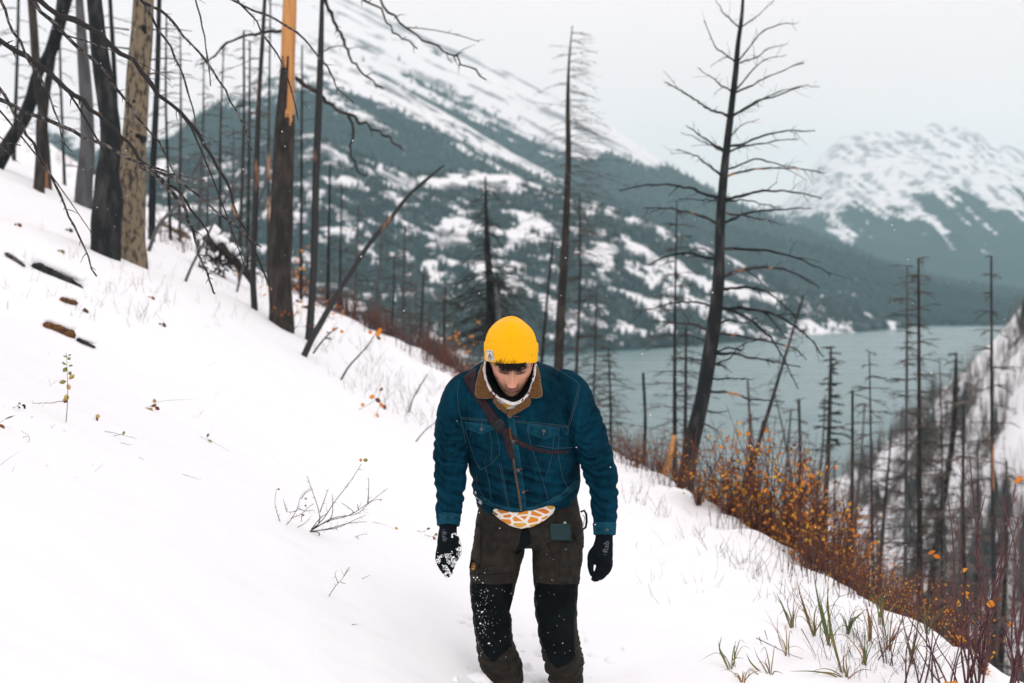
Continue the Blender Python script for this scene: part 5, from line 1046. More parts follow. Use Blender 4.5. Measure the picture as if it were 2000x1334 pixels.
# --- individual far trees on the slopes below and on the wooded spur (copies of four kinds)
protos = []
M_ft = mat('far_grey_trunk', (.075, .08, .083), .9, (.18, .13, .09), 1.2, 4, .5, .75, stretch=(1, 1, .3)); M_ftb = mat('far_twigs', (.10, .10, .10), .9, (.20, .17, .145), .5)
LABF = ['distant burnt tree among many on the wooded spur and gully', 'distant slender burnt tree among many on the wooded spur and gully', 'distant twiggy burnt tree among many on the wooded spur and gully', 'distant broken burnt tree among many on the wooded spur and gully']
for q in range(4):
    e = empty('distant_tree', (0, 0, 0), 'bare grey burnt trunk standing among many on the slope below the lake view', 'tree', 'burnt trees on the gully and wooded spur')
    h = 9.0; mb = MB(); ax = [(.16 * math.sin(z_ * .8 + q * 2), .16 * math.cos(z_ * .6 + q), z_) for z_ in np.linspace(-.8, h, 8)]; mb.tube(ax, list(np.linspace(.105, .02, 8)), 5); mb.build('trunk', M_ft, e)
    Sx = np.c_[np.array(ax)[::-1], np.zeros(8)]; crown(e, Sx, (110, 60, 160, 40)[q], .03, (.75, .6, .85, .7)[q], .35, (1.2, .8, 1.5, .7)[q], .05, .3, M_ftb, 700 + q, r=.018, sub=4); protos.append(e)
def copy_tree(o, loc, rz, s):
    c = o.copy(); COL.objects.link(c); c.location = loc; c.rotation_euler = (RNG.normal() * .05, RNG.normal() * .05, rz); c.scale = (s, s, s)
    for ch in o.children:
        k = ch.copy(); COL.objects.link(k); k.parent = c; k.matrix_parent_inverse = Matrix.Identity(4)
    return c
Xs, Ys, Zs, Ts, fs = LS
def topok(u, y, z, s): return 540 - (z + 9 * s - 1.7) / y * F > np.interp(u, [1200, 1400, 1560, 1750, 1850, 2000], [860, 830, 780, 700, 660, 560])
spots = []
rg = np.random.default_rng(77)
while len(spots) < 150:
    i, j = rg.integers(Xs.shape[0]), rg.integers(Xs.shape[1]); x, y, z = Xs[i, j], Ys[i, j], Zs[i, j]; u = 1000 + F * x / y
    if Ts[i, j] < 1 and 1560 < u < 2080 and z > LAKE + 1 and topok(u, y, z, 1): spots.append((x, y, z, rg.uniform(.6, 1.15)))
while len(spots) < 250:                                 # on the slope just below the crest
    d = rg.uniform(16, 75); u = rg.uniform(1380, 2100); x, y = (u - 1000) / F * d, d; z = ground(x, y)
    if z > LAKE + 2 and edge_sd(np.array([x]), np.array([y]))[0][0] > 4 and topok(u, y, z, .75): spots.append((x, y, z, rg.uniform(.35, .75) if u < 1650 else rg.uniform(.5, 1.0)))
while len(spots) < 285:                                 # thin ones right behind the crest
    u = rg.uniform(590, 890) if rg.random() < .35 else rg.uniform(1230, 2050); d = rg.uniform(24, 34) if u < 900 else rg.uniform(15, 34); x, y = (u - 1000) / F * d, d; z = ground(x, y); s = rg.uniform(.25, .5)
    if edge_sd(np.array([x]), np.array([y]))[0][0] > 1.5 and 540 - (z + 9 * s - 1.7) / y * F > (480 if u < 900 else np.interp(u, [1200, 1400, 1700, 2000], [760, 740, 680, 640])): spots.append((x, y, z, s))
for n_, (x, y, z, s) in enumerate(spots):
    e = protos[n_ % 4]; kd = ('slim branching', 'bare slender', 'bushy twiggy', 'nearly branchless')[n_ % 4]; u = 1000 + F * x / y
    where = 'along the brushy crest left of the hiker' if u < 1000 else 'on the far wooded spur' if n_ < 150 else 'below the crest in front of the lake' if u < 1560 else 'below the crest in front of the wooded spur'
    if n_ < 4:
        e.location = (x, y, z); e.scale = (s, s, s)
        o_ = e
    else: o_ = copy_tree(e, (x, y, z), rg.uniform(0, 6.28), s)
    o_['label'] = '%s grey burnt tree %s' % (kd, where); o_['group'] = kd + ' burnt trees ' + where
# the mass of thicket on the spur
sv = []; sq = []; nn = 20000; ii = rg.integers(0, Xs.shape[0], nn); jj = rg.integers(0, Xs.shape[1], nn)
keep = (Ts[ii, jj] < 1.02) & (Zs[ii, jj] > LAKE + 1) & (fs[ii, jj] > .30); ii, jj = ii[keep], jj[keep]; Bp = np.stack([Xs[ii, jj], Ys[ii, jj], Zs[ii, jj]], -1) + rg.normal(size=(len(ii), 3)) * [1.2, 1.2, 0]
hh = rg.uniform(1.5, 8, len(ii)); wd = .03 + .07 * rg.random(len(ii)); n = len(ii); V = np.zeros((n, 12, 3)); 
for c_ in range(3):
    a = rg.random(n) * 6.28; ox, oy = np.cos(a), np.sin(a); ln = rg.uniform(0, .5, n)
    base = Bp; top = Bp + np.stack([ox * ln * hh * .5, oy * ln * hh * .5, hh * rg.uniform(.5, 1, n)], -1); ww = (wd * (1 if c_ == 0 else .8))[:, None] * np.array([1, .3, 0])
    V[:, c_ * 4] = base - ww; V[:, c_ * 4 + 1] = base + ww; V[:, c_ * 4 + 2] = top + ww * .3; V[:, c_ * 4 + 3] = top - ww * .3
Qd = (np.array([[0, 1, 2, 3], [4, 5, 6, 7], [8, 9, 10, 11]])[None] + (np.arange(n) * 12)[:, None, None]).reshape(-1, 4)
tag(npmesh('spur_thicket', V.reshape(-1, 3), Qd, M_ftb, smooth=False), 'grey leafless thicket covering the snowy wooded spur across the gully', 'thicket', kind='stuff')

# ---------------------------------------------------------------- shrubs, grasses, twigs, logs
def leafmesh(mb, p, dr, nrm, l, w_, mi=0, fold=.25):
    dr = np.array(dr, float); dr /= np.linalg.norm(dr); nrm = np.array(nrm, float); nrm -= dr * (nrm @ dr); nrm /= np.linalg.norm(nrm) + 1e-9; sd = np.cross(dr, nrm)
    V = [p, p + dr * l * .3 + sd * w_ * .42 - nrm * fold * w_ * .3, p + dr * l * .62 + sd * w_ * .5 - nrm * fold * w_ * .5, p + dr * l - nrm * fold * l * .3, p + dr * l * .62 - sd * w_ * .5 - nrm * fold * w_ * .5, p + dr * l * .3 - sd * w_ * .42 - nrm * fold * w_ * .3, p + dr * l * .5 + nrm * .0]
    mb.add(V, [(0, 1, 6), (1, 2, 6), (2, 3, 6), (3, 4, 6), (4, 5, 6), (5, 0, 6)], mi)
def rnd3(rg): v = rg.normal(size=3); return v / np.linalg.norm(v)
def ptz(x, y, up=0): return np.array([x, y, ground(x, y) + up])
# orange shrubs along the crest
def shrub_proto(q):
    rg = np.random.default_rng(800 + q); e = empty('orange_shrub', (0, 0, 0), 'x', 'shrub', 'orange leaved shrubs along the snowy crest'); st = MB(); lf = MB()
    for i in range(26):
        a = rg.uniform(0, 6.28); h = rg.uniform(.35, .85); le = rg.uniform(.05, .4); pts = [np.array([math.cos(a) * le * s ** 1.3, math.sin(a) * le * s ** 1.3, h * s - .08]) + rg.normal(size=3) * .012 for s in np.linspace(0, 1, 6)]
        st.tube(pts, list(np.linspace(.0045, .0015, 6)), 4)
        for j in range(rg.integers(5, 13)):
            s = rg.uniform(.25, 1); p = pts[int(s * 5)] + rg.normal(size=3) * .035; st.tube([pts[int(s * 5)], p], [.0015, .001], 3)
            if rg.random() < (.92 if q < 3 else .35): leafmesh(lf, p, rnd3(rg), rnd3(rg), rg.uniform(.018, .040), rg.uniform(.014, .026), mi=int(rg.choice([0, 0, 1, 2])))
    tag(st.build('stems', M_rust, e), kind='stuff'); tag(lf.build('leaves', [M_leafo, M_leafb, mat('golden_leaf%d' % q, (.60, .33, .03), .6)], e, False), kind='stuff'); return e
sp_ = [shrub_proto(q) for q in range(4)]
SHR = [(1368,1010,.8,3),(1398,1000,.9,0),(1425,1025,1.0,1),(1455,1020,1.15,0),(1480,1045,1.1,2),(1508,1035,1.3,1),(1532,1065,1.2,0),(1560,1070,1.2,2),(1588,1100,1.1,1),(1610,1095,1.15,0),(1640,1130,.95,2),(1672,1130,.9,1),(1700,1160,.7,0),(1290,965,.6,3),(1245,935,.55,3),(1330,985,.7,3),(1760,1215,.5,3),(1800,1250,.5,3),(1730,1190,.55,1),(1840,1290,.5,3),(1880,1320,.5,2),(1930,1345,.55,3),(1780,1235,.5,2)]
SLAB = ['first orange shrub right of the big branching tree trunk','second orange shrub right of the big branching tree trunk','low orange shrub in front of the taller ones near the big branching tree','full orange shrub left of the tallest one on the crest','brown orange shrub just before the tallest shrub','tallest orange shrub on the crest below the lake','bushy orange shrub right of the tallest one','golden shrub midway between the tallest shrub and black pole','low golden shrub at the crest left of the black pole','dense orange shrub nearest the left of the black pole','orange shrub just right of the smooth black pole','small orange shrub between the black pole and twiggy dark tree','last small orange shrub before the grasses','sparse rusty shrub between the split stump and hiker sleeve','small rusty shrub closest to the hiker sleeve','sparse rusty shrub at the foot of the big branching tree','sparse rusty sprig beyond the grass clumps','sparse rusty sprig beside the red stemmed bushes','small orange shrub just beyond the straw tufts','thin rusty shrub behind the dense red stemmed bush','little golden shrub behind the low red stemmed bush','rusty shrub at the corner behind the spreading red stemmed bush','little golden shrub between the rusty sprigs']
used = set()
for i, (u, v, s, q) in enumerate(SHR):
    r = P(u, v, 1.0) - CAM; d = None
    ev = np.interp(u, [c[0] for c in EDGE[:5]][::-1], [c[1] for c in EDGE[:5]][::-1]); dd = np.interp(u, [c[0] for c in EDGE[:5]][::-1], [c[2] for c in EDGE[:5]][::-1])
    dep = dd + .35 + max(0, (ev - v)) * .02 + RNG.uniform(0, .5); x, y = (u - 1000) / F * dep, dep
    e = sp_[q]; loc = tuple(ptz(x, y, 0.02))
    if q not in used: used.add(q); e.location = loc; e.scale = (s, s, s); o = e
    else: o = copy_tree(e, loc, RNG.uniform(0, 6.28), s)
    o['label'] = SLAB[i]
# rusty brush all along the crest, grasses and dry stalks showing through the snow
rg = np.random.default_rng(55); bm_ = MB(); 
def stalks(mb, x, y, n, h0, h1, r, spread, lean=.3, mi=0):
    for _ in range(n):
        px_, py_ = x + rg.normal() * spread, y + rg.normal() * spread; b = ptz(px_, py_, -.03); h = rg.uniform(h0, h1); a = rg.uniform(0, 6.28); l_ = rg.uniform(0, lean) * h
        t_ = b + np.array([math.cos(a) * l_, math.sin(a) * l_, h]); m_ = (b + t_) / 2 + rg.normal(size=3) * h * .06; mb.tube([b, m_, t_], [r, r * .8, r * .4], 3, mi)
        if rg.random() < .5: mb.tube([m_, m_ + rnd3(rg) * h * .3 + np.array([0, 0, h * .2])], [r * .6, r * .3], 3, mi)
for i in range(500):                                   # crest line right
    k = rg.uniform(0, 1); u = 1190 + 860 * k ** 1.0
    if noise(np.array([u / 45, 3.3, 0])) < -.05 + (.25 if u > 1700 else 0): continue
    if rg.random() < (.6 if u > 1720 else 0): continue
    xs = [c[0] for c in EDGE[:6]][::-1]; dd = np.interp(u, xs, [c[2] for c in EDGE[:6]][::-1]) + .15 + abs(rg.normal()) * 1.3
    stalks(bm_, (u - 1000) / F * dd, dd, 3, .12, .42 if u < 1800 else .3, .0028, .10)
for i in range(620):                                   # crest line left
    u = rg.uniform(560, 905)
    if noise(np.array([u / 30, 7.3, 0])) < -.12: continue
    xs = [c[0] for c in EDGE[5:]][::-1]; dd = np.interp(u, xs, [c[2] for c in EDGE[5:]][::-1]) + .1 + abs(rg.normal()) * 1.8; stalks(bm_, (u - 1000) / F * dd, dd, 3, .15, .6, .0045, .2)
for (u, v, n, s, h) in ((150,330,60,.6,.5),(90,270,60,.8,.6),(200,390,25,.3,.4),(185,370,25,.3,.3),(60,300,30,.6,.4),(440,520,30,.5,.4),(330,480,30,.3,.4),(400,500,40,.5,.4),(250,350,30,.5,.5)):
    g_ = G(u, v); 
    if g_ is not None: stalks(bm_, g_[0], g_[1], n, .1, h, .004, s)
tag(bm_.build('rusty_brush', M_rust, None), 'rusty red leafless brush poking through the snow along the crest', 'brush', kind='stuff')
dm = MB()
def scatter_px(n, f, mb, h0, h1, r, k=2, spread=.03, lean=.9):
    for _ in range(n):
        u, v = f(); g_ = G(u, v)
        if g_ is not None: stalks(mb, g_[0], g_[1], k, h0, h1, r, spread, lean)
scatter_px(130, lambda: (lambda u: (u, rg.uniform(.55 * (u - 600) + 600, .55 * (u - 600) + 720)))(rg.uniform(590, 890)), dm, .06, .24, .0016)
scatter_px(60, lambda: (rg.uniform(220, 520), rg.uniform(520, 640)), dm, .04, .2, .0012); scatter_px(36, lambda: (rg.uniform(0, 330), rg.uniform(430, 640)), dm, .03, .14, .0012, 3)
scatter_px(22, lambda: (rg.uniform(10, 420), rg.uniform(680, 940)), dm, .02, .07, .0008, 2, .05, 2.0); scatter_px(40, lambda: (rg.uniform(1240, 1600), rg.uniform(1010, 1180)), dm, .03, .14, .0010); scatter_px(60, lambda: (lambda u: (u, rg.uniform(min(.62 * (u - 1500) + 1120, 1325), 1330)))(rg.uniform(1600, 1840)), dm, .04, .2, .0012)
scatter_px(70, lambda: (lambda u: (u, rg.uniform(.62 * (u - 1300) + 1000, .62 * (u - 1300) + 1030)))(rg.uniform(1210, 1700)), dm, .05, .22, .0016)
tag(dm.build('dry_stalks', M_twig, None), 'fine dry grass stalks and twig ends sticking out of the snow', 'stalks', kind='stuff')
# traced bare shrubs and fallen twigs on the snow
def plant(name, label, cat, lines, d, mt, r, leaves=(), per_m=0, parts='branch', lean=0.0, seed=0):
    b = P(lines[0][0][0], lines[0][0][1], d); e = empty(name, b, label, cat); base = b
    for i, pl in enumerate(lines):
        dd = rg.uniform(-.12, .05) if len(lines) > 1 else 0; L = polyP(pl, d, dd); L2, rr2 = smooth_line(L, max(6, len(L) * 3)), None; mb = MB(); mb.tube(L2, list(np.linspace(r, r * .45, len(L2))), 5)
        if per_m: spurs(mb, L2, None, per_m, .006, .02, r * .5, seed + i)
        mb.build(parts, mt, e)
    for (u, v, dx, dy, l, w_, m_) in leaves:
        mb = MB(); leafmesh(mb, P(u, v, d - .01), RT * dx + UP * -dy, -FW + rg.normal(size=3) * .4, l * d / F, w_ * d / F, fold=.3); mb.build('leaf', m_, e, False)
    return e
def D(u, v): g_ = G(u, v); return float((g_ - CAM) @ FW)
d1 = D(580, 1036)
plant('bare_shrub', 'small bare shrub with two low twigs and tiny brown leaves on open snow', 'shrub', [[(553,1032),(543,1008),(537,982),(540,955)],[(553,1032),(568,1015),(581,992),(588,969),(608,952)],[(581,992),(595,998),(612,996)],[(568,1012),(590,1003),(603,990),(612,985)],[(588,975),(598,962),(612,955)],[(560,1000),(556,985),(553,975)],[(578,998),(570,1000),(560,1000)],[(590,1003),(588,1020)],[(581,1030),(595,1022),(604,1014)]], d1, M_twig, .0019, [(541,955,1,.2,6,4,M_leafb),(595,972,.8,.6,6,4,M_leafb),(597,985,0,1,5,4,M_leafb),(589,1006,1,0,6,4,M_leafb)], 30, seed=1)
plant('bare_shrub', 'spreading bare shrub with long arched twigs and one green leaf on open snow', 'shrub', [[(605,1038),(624,1020),(622,996),(612,965),(600,930)],[(605,1038),(630,1015),(652,982),(683,942),(706,906)],[(605,1038),(640,1018),(683,1006),(720,982),(757,954)],[(606,1037),(650,1012),(700,1002),(730,977),(747,975)],[(605,1038),(639,1033),(686,1021),(716,1019)],[(640,1020),(646,1012),(649,965)],[(718,984),(720,960),(720,933)],[(606,1038),(624,1041),(619,1058),(629,1077)],[(625,1000),(634,975),(640,957)],[(683,1006),(690,1000),(667,982)],[(700,996),(698,985)],[(605,1038),(660,1030),(700,1012),(715,1006)],[(608,1034),(628,1010),(640,1002)]], D(606, 1042), M_twig, .0024, [(709,899,1,-.1,10,8,M_leafg),(708,899,-.8,0,7,7,M_leafo)], 34, seed=20)
plant('fallen_twig', 'lone forked dark twig standing in open snow below the bare shrubs', 'twig', [[(642,1165),(656,1144),(669,1130),(680,1108)],[(660,1138),(656,1128),(654,1120)],[(666,1138),(675,1140)],[(672,1125),(684,1107)]], D(643, 1165), M_twig, .0017, (), 20, seed=40)
plant('fallen_twig', 'tiny straight twig lying flat on the snow far below the bare shrubs', 'twig', [[(678,1223),(687,1220),(698,1219)]], D(685, 1224), M_twig, .0018)
plant('fallen_twig', 'short knotted twig lying right of the lone forked twig', 'twig', [[(704,1132),(713,1128),(723,1123)]], D(710, 1133), M_twig, .0014, (), 20, seed=44)
plant('fallen_twig', 'knobbly twig lying beside the spreading bare shrub', 'twig', [[(684,1053),(697,1047),(703,1045),(717,1043)],[(697,1047),(700,1052)]], D(700, 1054), M_twig, .0017, (), 30, seed=46)
plant('leafy_sprig', 'twiggy stem with dead brown leaves near the hiker glove', 'twig', [[(815,1037),(825,1039),(833,1035)],[(829,1044),(842,1048),(851,1046)]], D(835, 1052), M_twig, .0018, [(833,1034,1,-.3,8,5,M_twig),(845,1048,.7,.8,9,6,M_leafb),(848,1045,1,-.3,8,6,M_leafg)], 20, seed=47)
plant('leafy_sprig', 'thin twig with pale yellow leaf lying right of the spreading bare shrub', 'twig', [[(725,1019),(757,1027),(769,1033)]], D(760, 1036), M_twig, .0011, [(770,1031,1,.2,8,6,M_leafy)])
dp = D(129, 826)
plant('leafy_sprig', 'upright young plant with green upper and yellow lower leaves on the snow', 'plant', [[(128.5,829),(131,800),(132,778),(132,750),(131,720),(130,692)],[(131,785),(115,784),(103,787),(85,787),(63,788)],[(131,699),(129,690)]], dp, M_twig, .0019,
  [(131,697,-1,-.2,9,4,M_leafg),(132,696,1,-.5,9,4,M_leafg),(131,702,.8,-.3,8,6,M_leafg),(130,713,-1,-.5,12,6,M_leafg),(131,717,-.4,.6,13,10,M_leafg),(133,715,1,-.2,10,4,M_leafg),(133,727,.7,.4,8,8,M_leafg),(134,741,.9,-.7,15,9,M_leafy),(130,744,-1,.3,16,9,M_leafg),(131,750,.3,.9,13,11,M_leafy),(131,770,-.2,.9,13,11,M_leafy),(132,780,-.6,.3,12,9,M_leafy),(130,779,-.5,.8,10,8,M_leafb)], 14, seed=50)
plant('leafy_sprig', 'stem with one green and one brown leaf cut by the photo edge', 'plant', [[(-6,838),(0,826),(8,820)]], D(5, 838), M_twig, .0015, [(8,820,1,-.3,24,17,M_leafg),(-2,828,.9,.9,16,9,M_leafb)])
plant('dried_seedhead', 'dark dried seed heads on a short bent stalk', 'plant', [[(22,797),(32,794),(38,790)],[(34,794),(37,786)]], D(35, 800), M_twig, .0012, [(35,794,.5,.4,6,5,M_twig),(37,786,.3,.5,5,5,M_twig),(42,791,1,.3,9,6,M_twig),(46,794,.4,.5,6,5,M_twig)])
plant('curled_tendril', 'curled dry tendril hooked in the snow under the dark seed heads', 'twig', [[(51,866),(57,861),(54,849),(46,845),(42,842),(45,841)],[(53,853),(46,853),(45,857)]], D(50, 866), M_twig, .0011)
plant('leafy_sprig', 'small crumpled leaf on a short stalk right of the upright young plant', 'plant', [[(175,819),(183,817),(190,814)]], D(185, 822), M_twig, .0011, [(186,812,.9,.2,10,9,M_leafy),(188,815,.5,.9,8,6,M_leafb)])
plant('fallen_twig', 'long thin twig with a folded green leaf lying on the snow', 'twig', [[(197,842),(215,844),(240,850),(268,857)],[(209,851),(230,850),(240,848)]], D(235, 858), M_twig, .0014, [(240,850,.3,-1,9,6,M_leafg)], 8, seed=55)
plant('fallen_twig', 'faint broken twig lying just below the long leafed twig', 'twig', [[(236,865),(245,867),(258,870)],[(260,888),(272,893),(281,898)]], D(255, 880), M_twig, .0011)
plant('dead_leaf_cluster', 'crumpled light brown leaves caught on a twig on the open slope', 'leaves', [[(268,795),(280,797),(300,790),(312,785)],[(296,786),(330,782),(375,780)]], D(298, 803), M_twig, .001, [(280,798,.8,.4,14,9,M_leafb),(289,797,.7,.5,12,9,M_leafy),(294,794,1,-.4,13,8,M_leafb),(302,794,.7,.5,12,8,M_leafb),(303,788,-.2,-.9,10,7,M_leafy)])
plant('fallen_twig', 'bowed twig holding a dark folded seed pod', 'twig', [[(369,851),(390,853),(405,858),(425,868),(450,882)]], D(405, 864), M_twig, .0010, [(404,855,.4,-1,10,4,M_twig),(405,859,.9,.5,11,7,M_leafg)])
plant('fallen_twig', 'thin dark twig lying low on the open slope', 'twig', [[(352,925),(372,931),(392,937)]], D(370, 936), M_twig, .0011)
for (u, v, lab) in ((36,435,'pale brown seed head at the upper slope by the clearing edge'),(296,578,'rust brown leaf hanging on a stalk on the middle slope'),(120,487,'small green leaf sprig below the long dangling branch'),(136,445,'dark folded leaf sprig next to the long dangling branch'),(318,630,'single dark seed head on a bent stalk')):
    plant('leafy_sprig', lab, 'plant', [[(u-8,v+8),(u-3,v+3),(u,v)]], D(u, v+8), M_twig, .0015, [(u,v,.3,.8,12,9,M_leafb if 'brown' in lab else M_leafg if 'green' in lab else M_twig),(u-2,v+2,-.8,.3,9,6,M_leafb if 'brown' in lab else M_twig)])
plant('broken_branch', 'dark curved stick with orange leaves at its tip leaning on the slope', 'branch', [[(666,742),(680,718),(703,692),(722,670),(731,655)]], D(666, 742), M_char, .010, [(731,654,1,-.3,14,10,M_leafo),(738,650,.6,-.7,12,9,M_leafo),(735,656,.8,.6,12,8,M_leafb),(727,652,-.7,-.6,10,8,M_leafo)], 14, seed=60)
plant('broken_branch', 'short thick dark stick standing in snow left of the hiker shoulder', 'branch', [[(798,806),(804,786),(812,768),(818,758)],[(812,770),(826,745),(836,730)]], D(798, 806), M_char, .0075, (), 16, seed=62)
plant('broken_branch', 'slim dark stick slanting beside the hiker arm', 'branch', [[(812,863),(824,848),(838,834),(853,824)]], D(812, 863), M_grey, .006, (), 10, seed=63)
plant('broken_branch', 'dark branch stub at the foot of the leaning pole', 'branch', [[(612,690),(628,668),(645,650),(660,640)],[(636,660),(648,662)]], D(605, 695), M_char, .010, [(648,642,1,.2,9,7,M_leafo),(664,645,.6,.4,9,7,M_leafo)], 12, seed=64)
plant('leafy_twig', 'sprig of orange and red dead leaves on the snow left of the hiker', 'leaves', [[(700,800),(720,790),(735,782),(756,800)],[(735,782),(742,768),(738,760)],[(725,818),(735,806),(742,790)]], D(730, 812), M_stem, .002, [(720,776,.9,-.2,13,10,M_leafo),(732,778,.8,.5,14,9,M_leafb),(740,786,.7,.6,14,9,M_leafo),(748,790,.4,.9,12,8,M_leafb),(736,806,.1,.9,12,8,M_leafo),(712,788,-.7,.5,9,7,M_leafo),(742,764,.5,-.6,9,7,M_leafb)], 10, seed=66)
for k_, (u, v, m_, lab) in enumerate(((565,590,M_leafo,'orange leaf spray at the base of the orange topped trunk'),(640,600,M_leafo,'orange leaf spray around the slender black trunk'),(575,535,M_leafo,'golden leaf spray beside the orange topped trunk above the crest'),(905,690,M_leafo,'golden leaf spray on the crest just left of the hiker hat'),(555,620,M_leafb,'rusty leaf spray low against the orange topped trunk'),(180,380,M_leafo,'orange leaf spray against the smooth grey trunk'))):
    g_ = G(u, v + 20) ; dd = float((g_ - CAM) @ FW) if g_ is not None else 20.0; dd = min(dd, 20.5); e = empty('leafy_shrub', P(u, v + 30, dd), lab, 'shrub'); sb_ = MB(); lb_ = MB()
    for i in range(14):
        a = P(u + rg.normal() * 8, v + 40, dd); b_ = P(u + rg.normal() * 24, v + rg.normal() * 24, dd + rg.normal() * .15); sb_.tube([a, (a + b_) / 2 + rg.normal(size=3) * .03, b_], [.003, .0025, .001], 4)
        for j in range(3): leafmesh(lb_, b_ + rg.normal(size=3) * .04, rnd3(rg), rnd3(rg), .045, .032)
    tag(sb_.build('stems', M_rust, e), kind='stuff'); tag(lb_.build('leaves', m_, e, False), kind='stuff')
# ---- grass clumps at the lower right ------------------------------------------
def blade(e, pts, d, w_, mt, dd=0):
    L = smooth_line(polyP(pl_ := pts, d, dd), 14); V = []; Fc = []
    for i, p in enumerate(L):
        s = i / 13; t = L[min(i + 1, 13)] - L[max(i - 1, 0)]; t /= np.linalg.norm(t); sd = np.cross(t, FW); sd = sd / (np.linalg.norm(sd) + 1e-9); tw = math.sin(s * 2.2 + w_) * .6; sd = sd * math.cos(tw) + FW * math.sin(tw)
        ww = w_ * .5 * d / F * (.5 + 1.3 * s if s < .35 else 1.0 * (1 - (s - .35) / .65) ** .7 + .04); c_ = -FW * ww * .35; V += [p - sd * ww, p + c_ * -1, p + sd * ww]
    for i in range(13):
        for k in (0, 1): Fc.append((i * 3 + k, i * 3 + k + 1, (i + 1) * 3 + k + 1, (i + 1) * 3 + k))
    mb = MB(); mb.add(V, Fc); mb.build('blade', mt, e)
def clump(label, base, blades, n_rand=3, spread=20, hgt=60):
    n_rand += 3
    u, v = base; d = D(u, v); e = empty('grass_clump', P(u, v, d), label, 'grass clump', 'grass clumps poking out of the snow')
    for (pts, w_, m_) in blades: blade(e, [(u, v + 6)] + pts, d, w_ * .75, m_, rg.uniform(-.15, .1))
    for _ in range(n_rand):
        du = rg.normal() * spread; h = hgt * rg.uniform(.5, 1.1); blade(e, [(u + rg.normal() * 4, v + 5), (u + du * .4, v - h * .6), (u + du, v - h), (u + du * 1.6, v - h * rg.uniform(.75, 1.0))], d, rg.uniform(1.5, 3.5), [M_grass, M_straw][int(rg.random() < .5)], rg.uniform(-.1, .1))
g_, s_g = M_grass, M_straw
clump('green grass clump with one long bent blade lowest in the open snow', (1428,1313), [([(1415,1290),(1405,1265),(1410,1242)],6,g_),([(1418,1285),(1400,1275),(1380,1283),(1366,1292)],2,g_),([(1410,1275),(1404,1262),(1403,1250)],4,g_)], 0)
clump('small curled green blade right of the lowest grass clump', (1432,1303), [([(1430,1290),(1440,1285),(1455,1287)],3,g_)], 0)
clump('yellow green grass tuft spreading flat near the lower edge', (1506,1324), [([(1490,1300),(1478,1280),(1472,1262)],4,g_),([(1488,1315),(1465,1292),(1457,1275)],6,g_),([(1500,1305),(1495,1290),(1503,1278)],2.5,s_g),([(1485,1320),(1465,1310),(1460,1334)],3.5,s_g),([(1512,1312),(1520,1312),(1530,1316)],4,s_g)], 0)
clump('dark green grass clump first in the row below the orange shrubs', (1548,1232), [([(1535,1200),(1527,1180),(1516,1158)],6,g_),([(1545,1205),(1538,1175),(1548,1152)],4,g_),([(1532,1190),(1515,1165),(1508,1155)],2,g_),([(1550,1210),(1556,1185),(1560,1175)],4,s_g)], 2)
clump('tall grass clump with drooping straw tips in the middle of the row', (1592,1246), [([(1575,1200),(1563,1160),(1557,1135)],8,g_),([(1580,1205),(1555,1180),(1545,1125)],2,s_g),([(1570,1180),(1560,1150),(1575,1118)],4,s_g),([(1590,1215),(1592,1195),(1597,1180)],6,g_),([(1580,1220),(1568,1190),(1550,1170)],3,g_)], 3)
clump('broad green grass clump right of the tall straw tipped clump', (1620,1262), [([(1608,1215),(1598,1170),(1590,1128)],9,g_),([(1612,1220),(1604,1180),(1600,1160)],7,g_),([(1616,1230),(1618,1190),(1610,1165)],3,s_g)], 3)
clump('longest single grass stalk with straw tip crossing the broad clump', (1648,1322), [([(1630,1260),(1618,1180),(1618,1130),(1630,1100)],5,s_g),([(1632,1265),(1622,1200),(1640,1165),(1668,1160)],5,g_),([(1625,1240),(1616,1180),(1619,1140)],8,g_)], 1)
clump('bright green arching grass tuft nearest the red stemmed bushes', (1656,1240), [([(1665,1215),(1680,1200),(1690,1192)],7,g_),([(1662,1215),(1670,1205),(1688,1215)],5,g_),([(1658,1220),(1668,1195),(1680,1190)],5,g_)], 2, 12, 40)
clump('thin straw stalk clump left of the broad green clump', (1538,1286), [([(1525,1250),(1510,1220),(1493,1187)],2,s_g),([(1530,1255),(1518,1230),(1488,1208)],1.5,s_g),([(1520,1240),(1518,1215),(1521,1196)],2,M_twig),([(1536,1270),(1550,1262),(1577,1273)],1.5,s_g)], 0)
for k_, (u, v, lab) in enumerate(((1700,1255,'straw coloured grass tuft among the first red stems'),(1735,1275,'mixed green straw tuft between the red stems'),(1722,1225,'short straw tuft behind the first red stems'),(1690,1300,'sparse straw tuft low before the red stemmed bushes'),(1780,1300,'green grass tuft inside the red stemmed bushes'),(1810,1240,'pale green tuft behind the red stemmed bushes'),(1655,1330,'short brown straw tuft at the lower edge'),(1450,1338,'brown straw stubs at the lower edge'))):
    clump(lab, (u, v), [], 6, 22, 75 if k_ < 6 else 30)
for k_, (pl, lab) in enumerate([([(1477,1246),(1510,1262),(1545,1279),(1580,1290)],'long dark reed lying across the snow below the grasses'),([(1565,1228),(1580,1255),(1596,1285)],'dark bent reed standing right of the straw stalks'),([(1604,1245),(1610,1268),(1616,1292)],'short dark reed between the grass clumps'),([(1493,1231),(1497,1242),(1500,1253)],'tiny dark stub left of the thin straw clump'),([(1483,1244),(1486,1255),(1489,1261)],'tiniest dark stub beside the long dark reed')]):
    plant('reed', lab, 'reed', [pl], D(*pl[-1]), M_twig, .0022, parts='stalk')
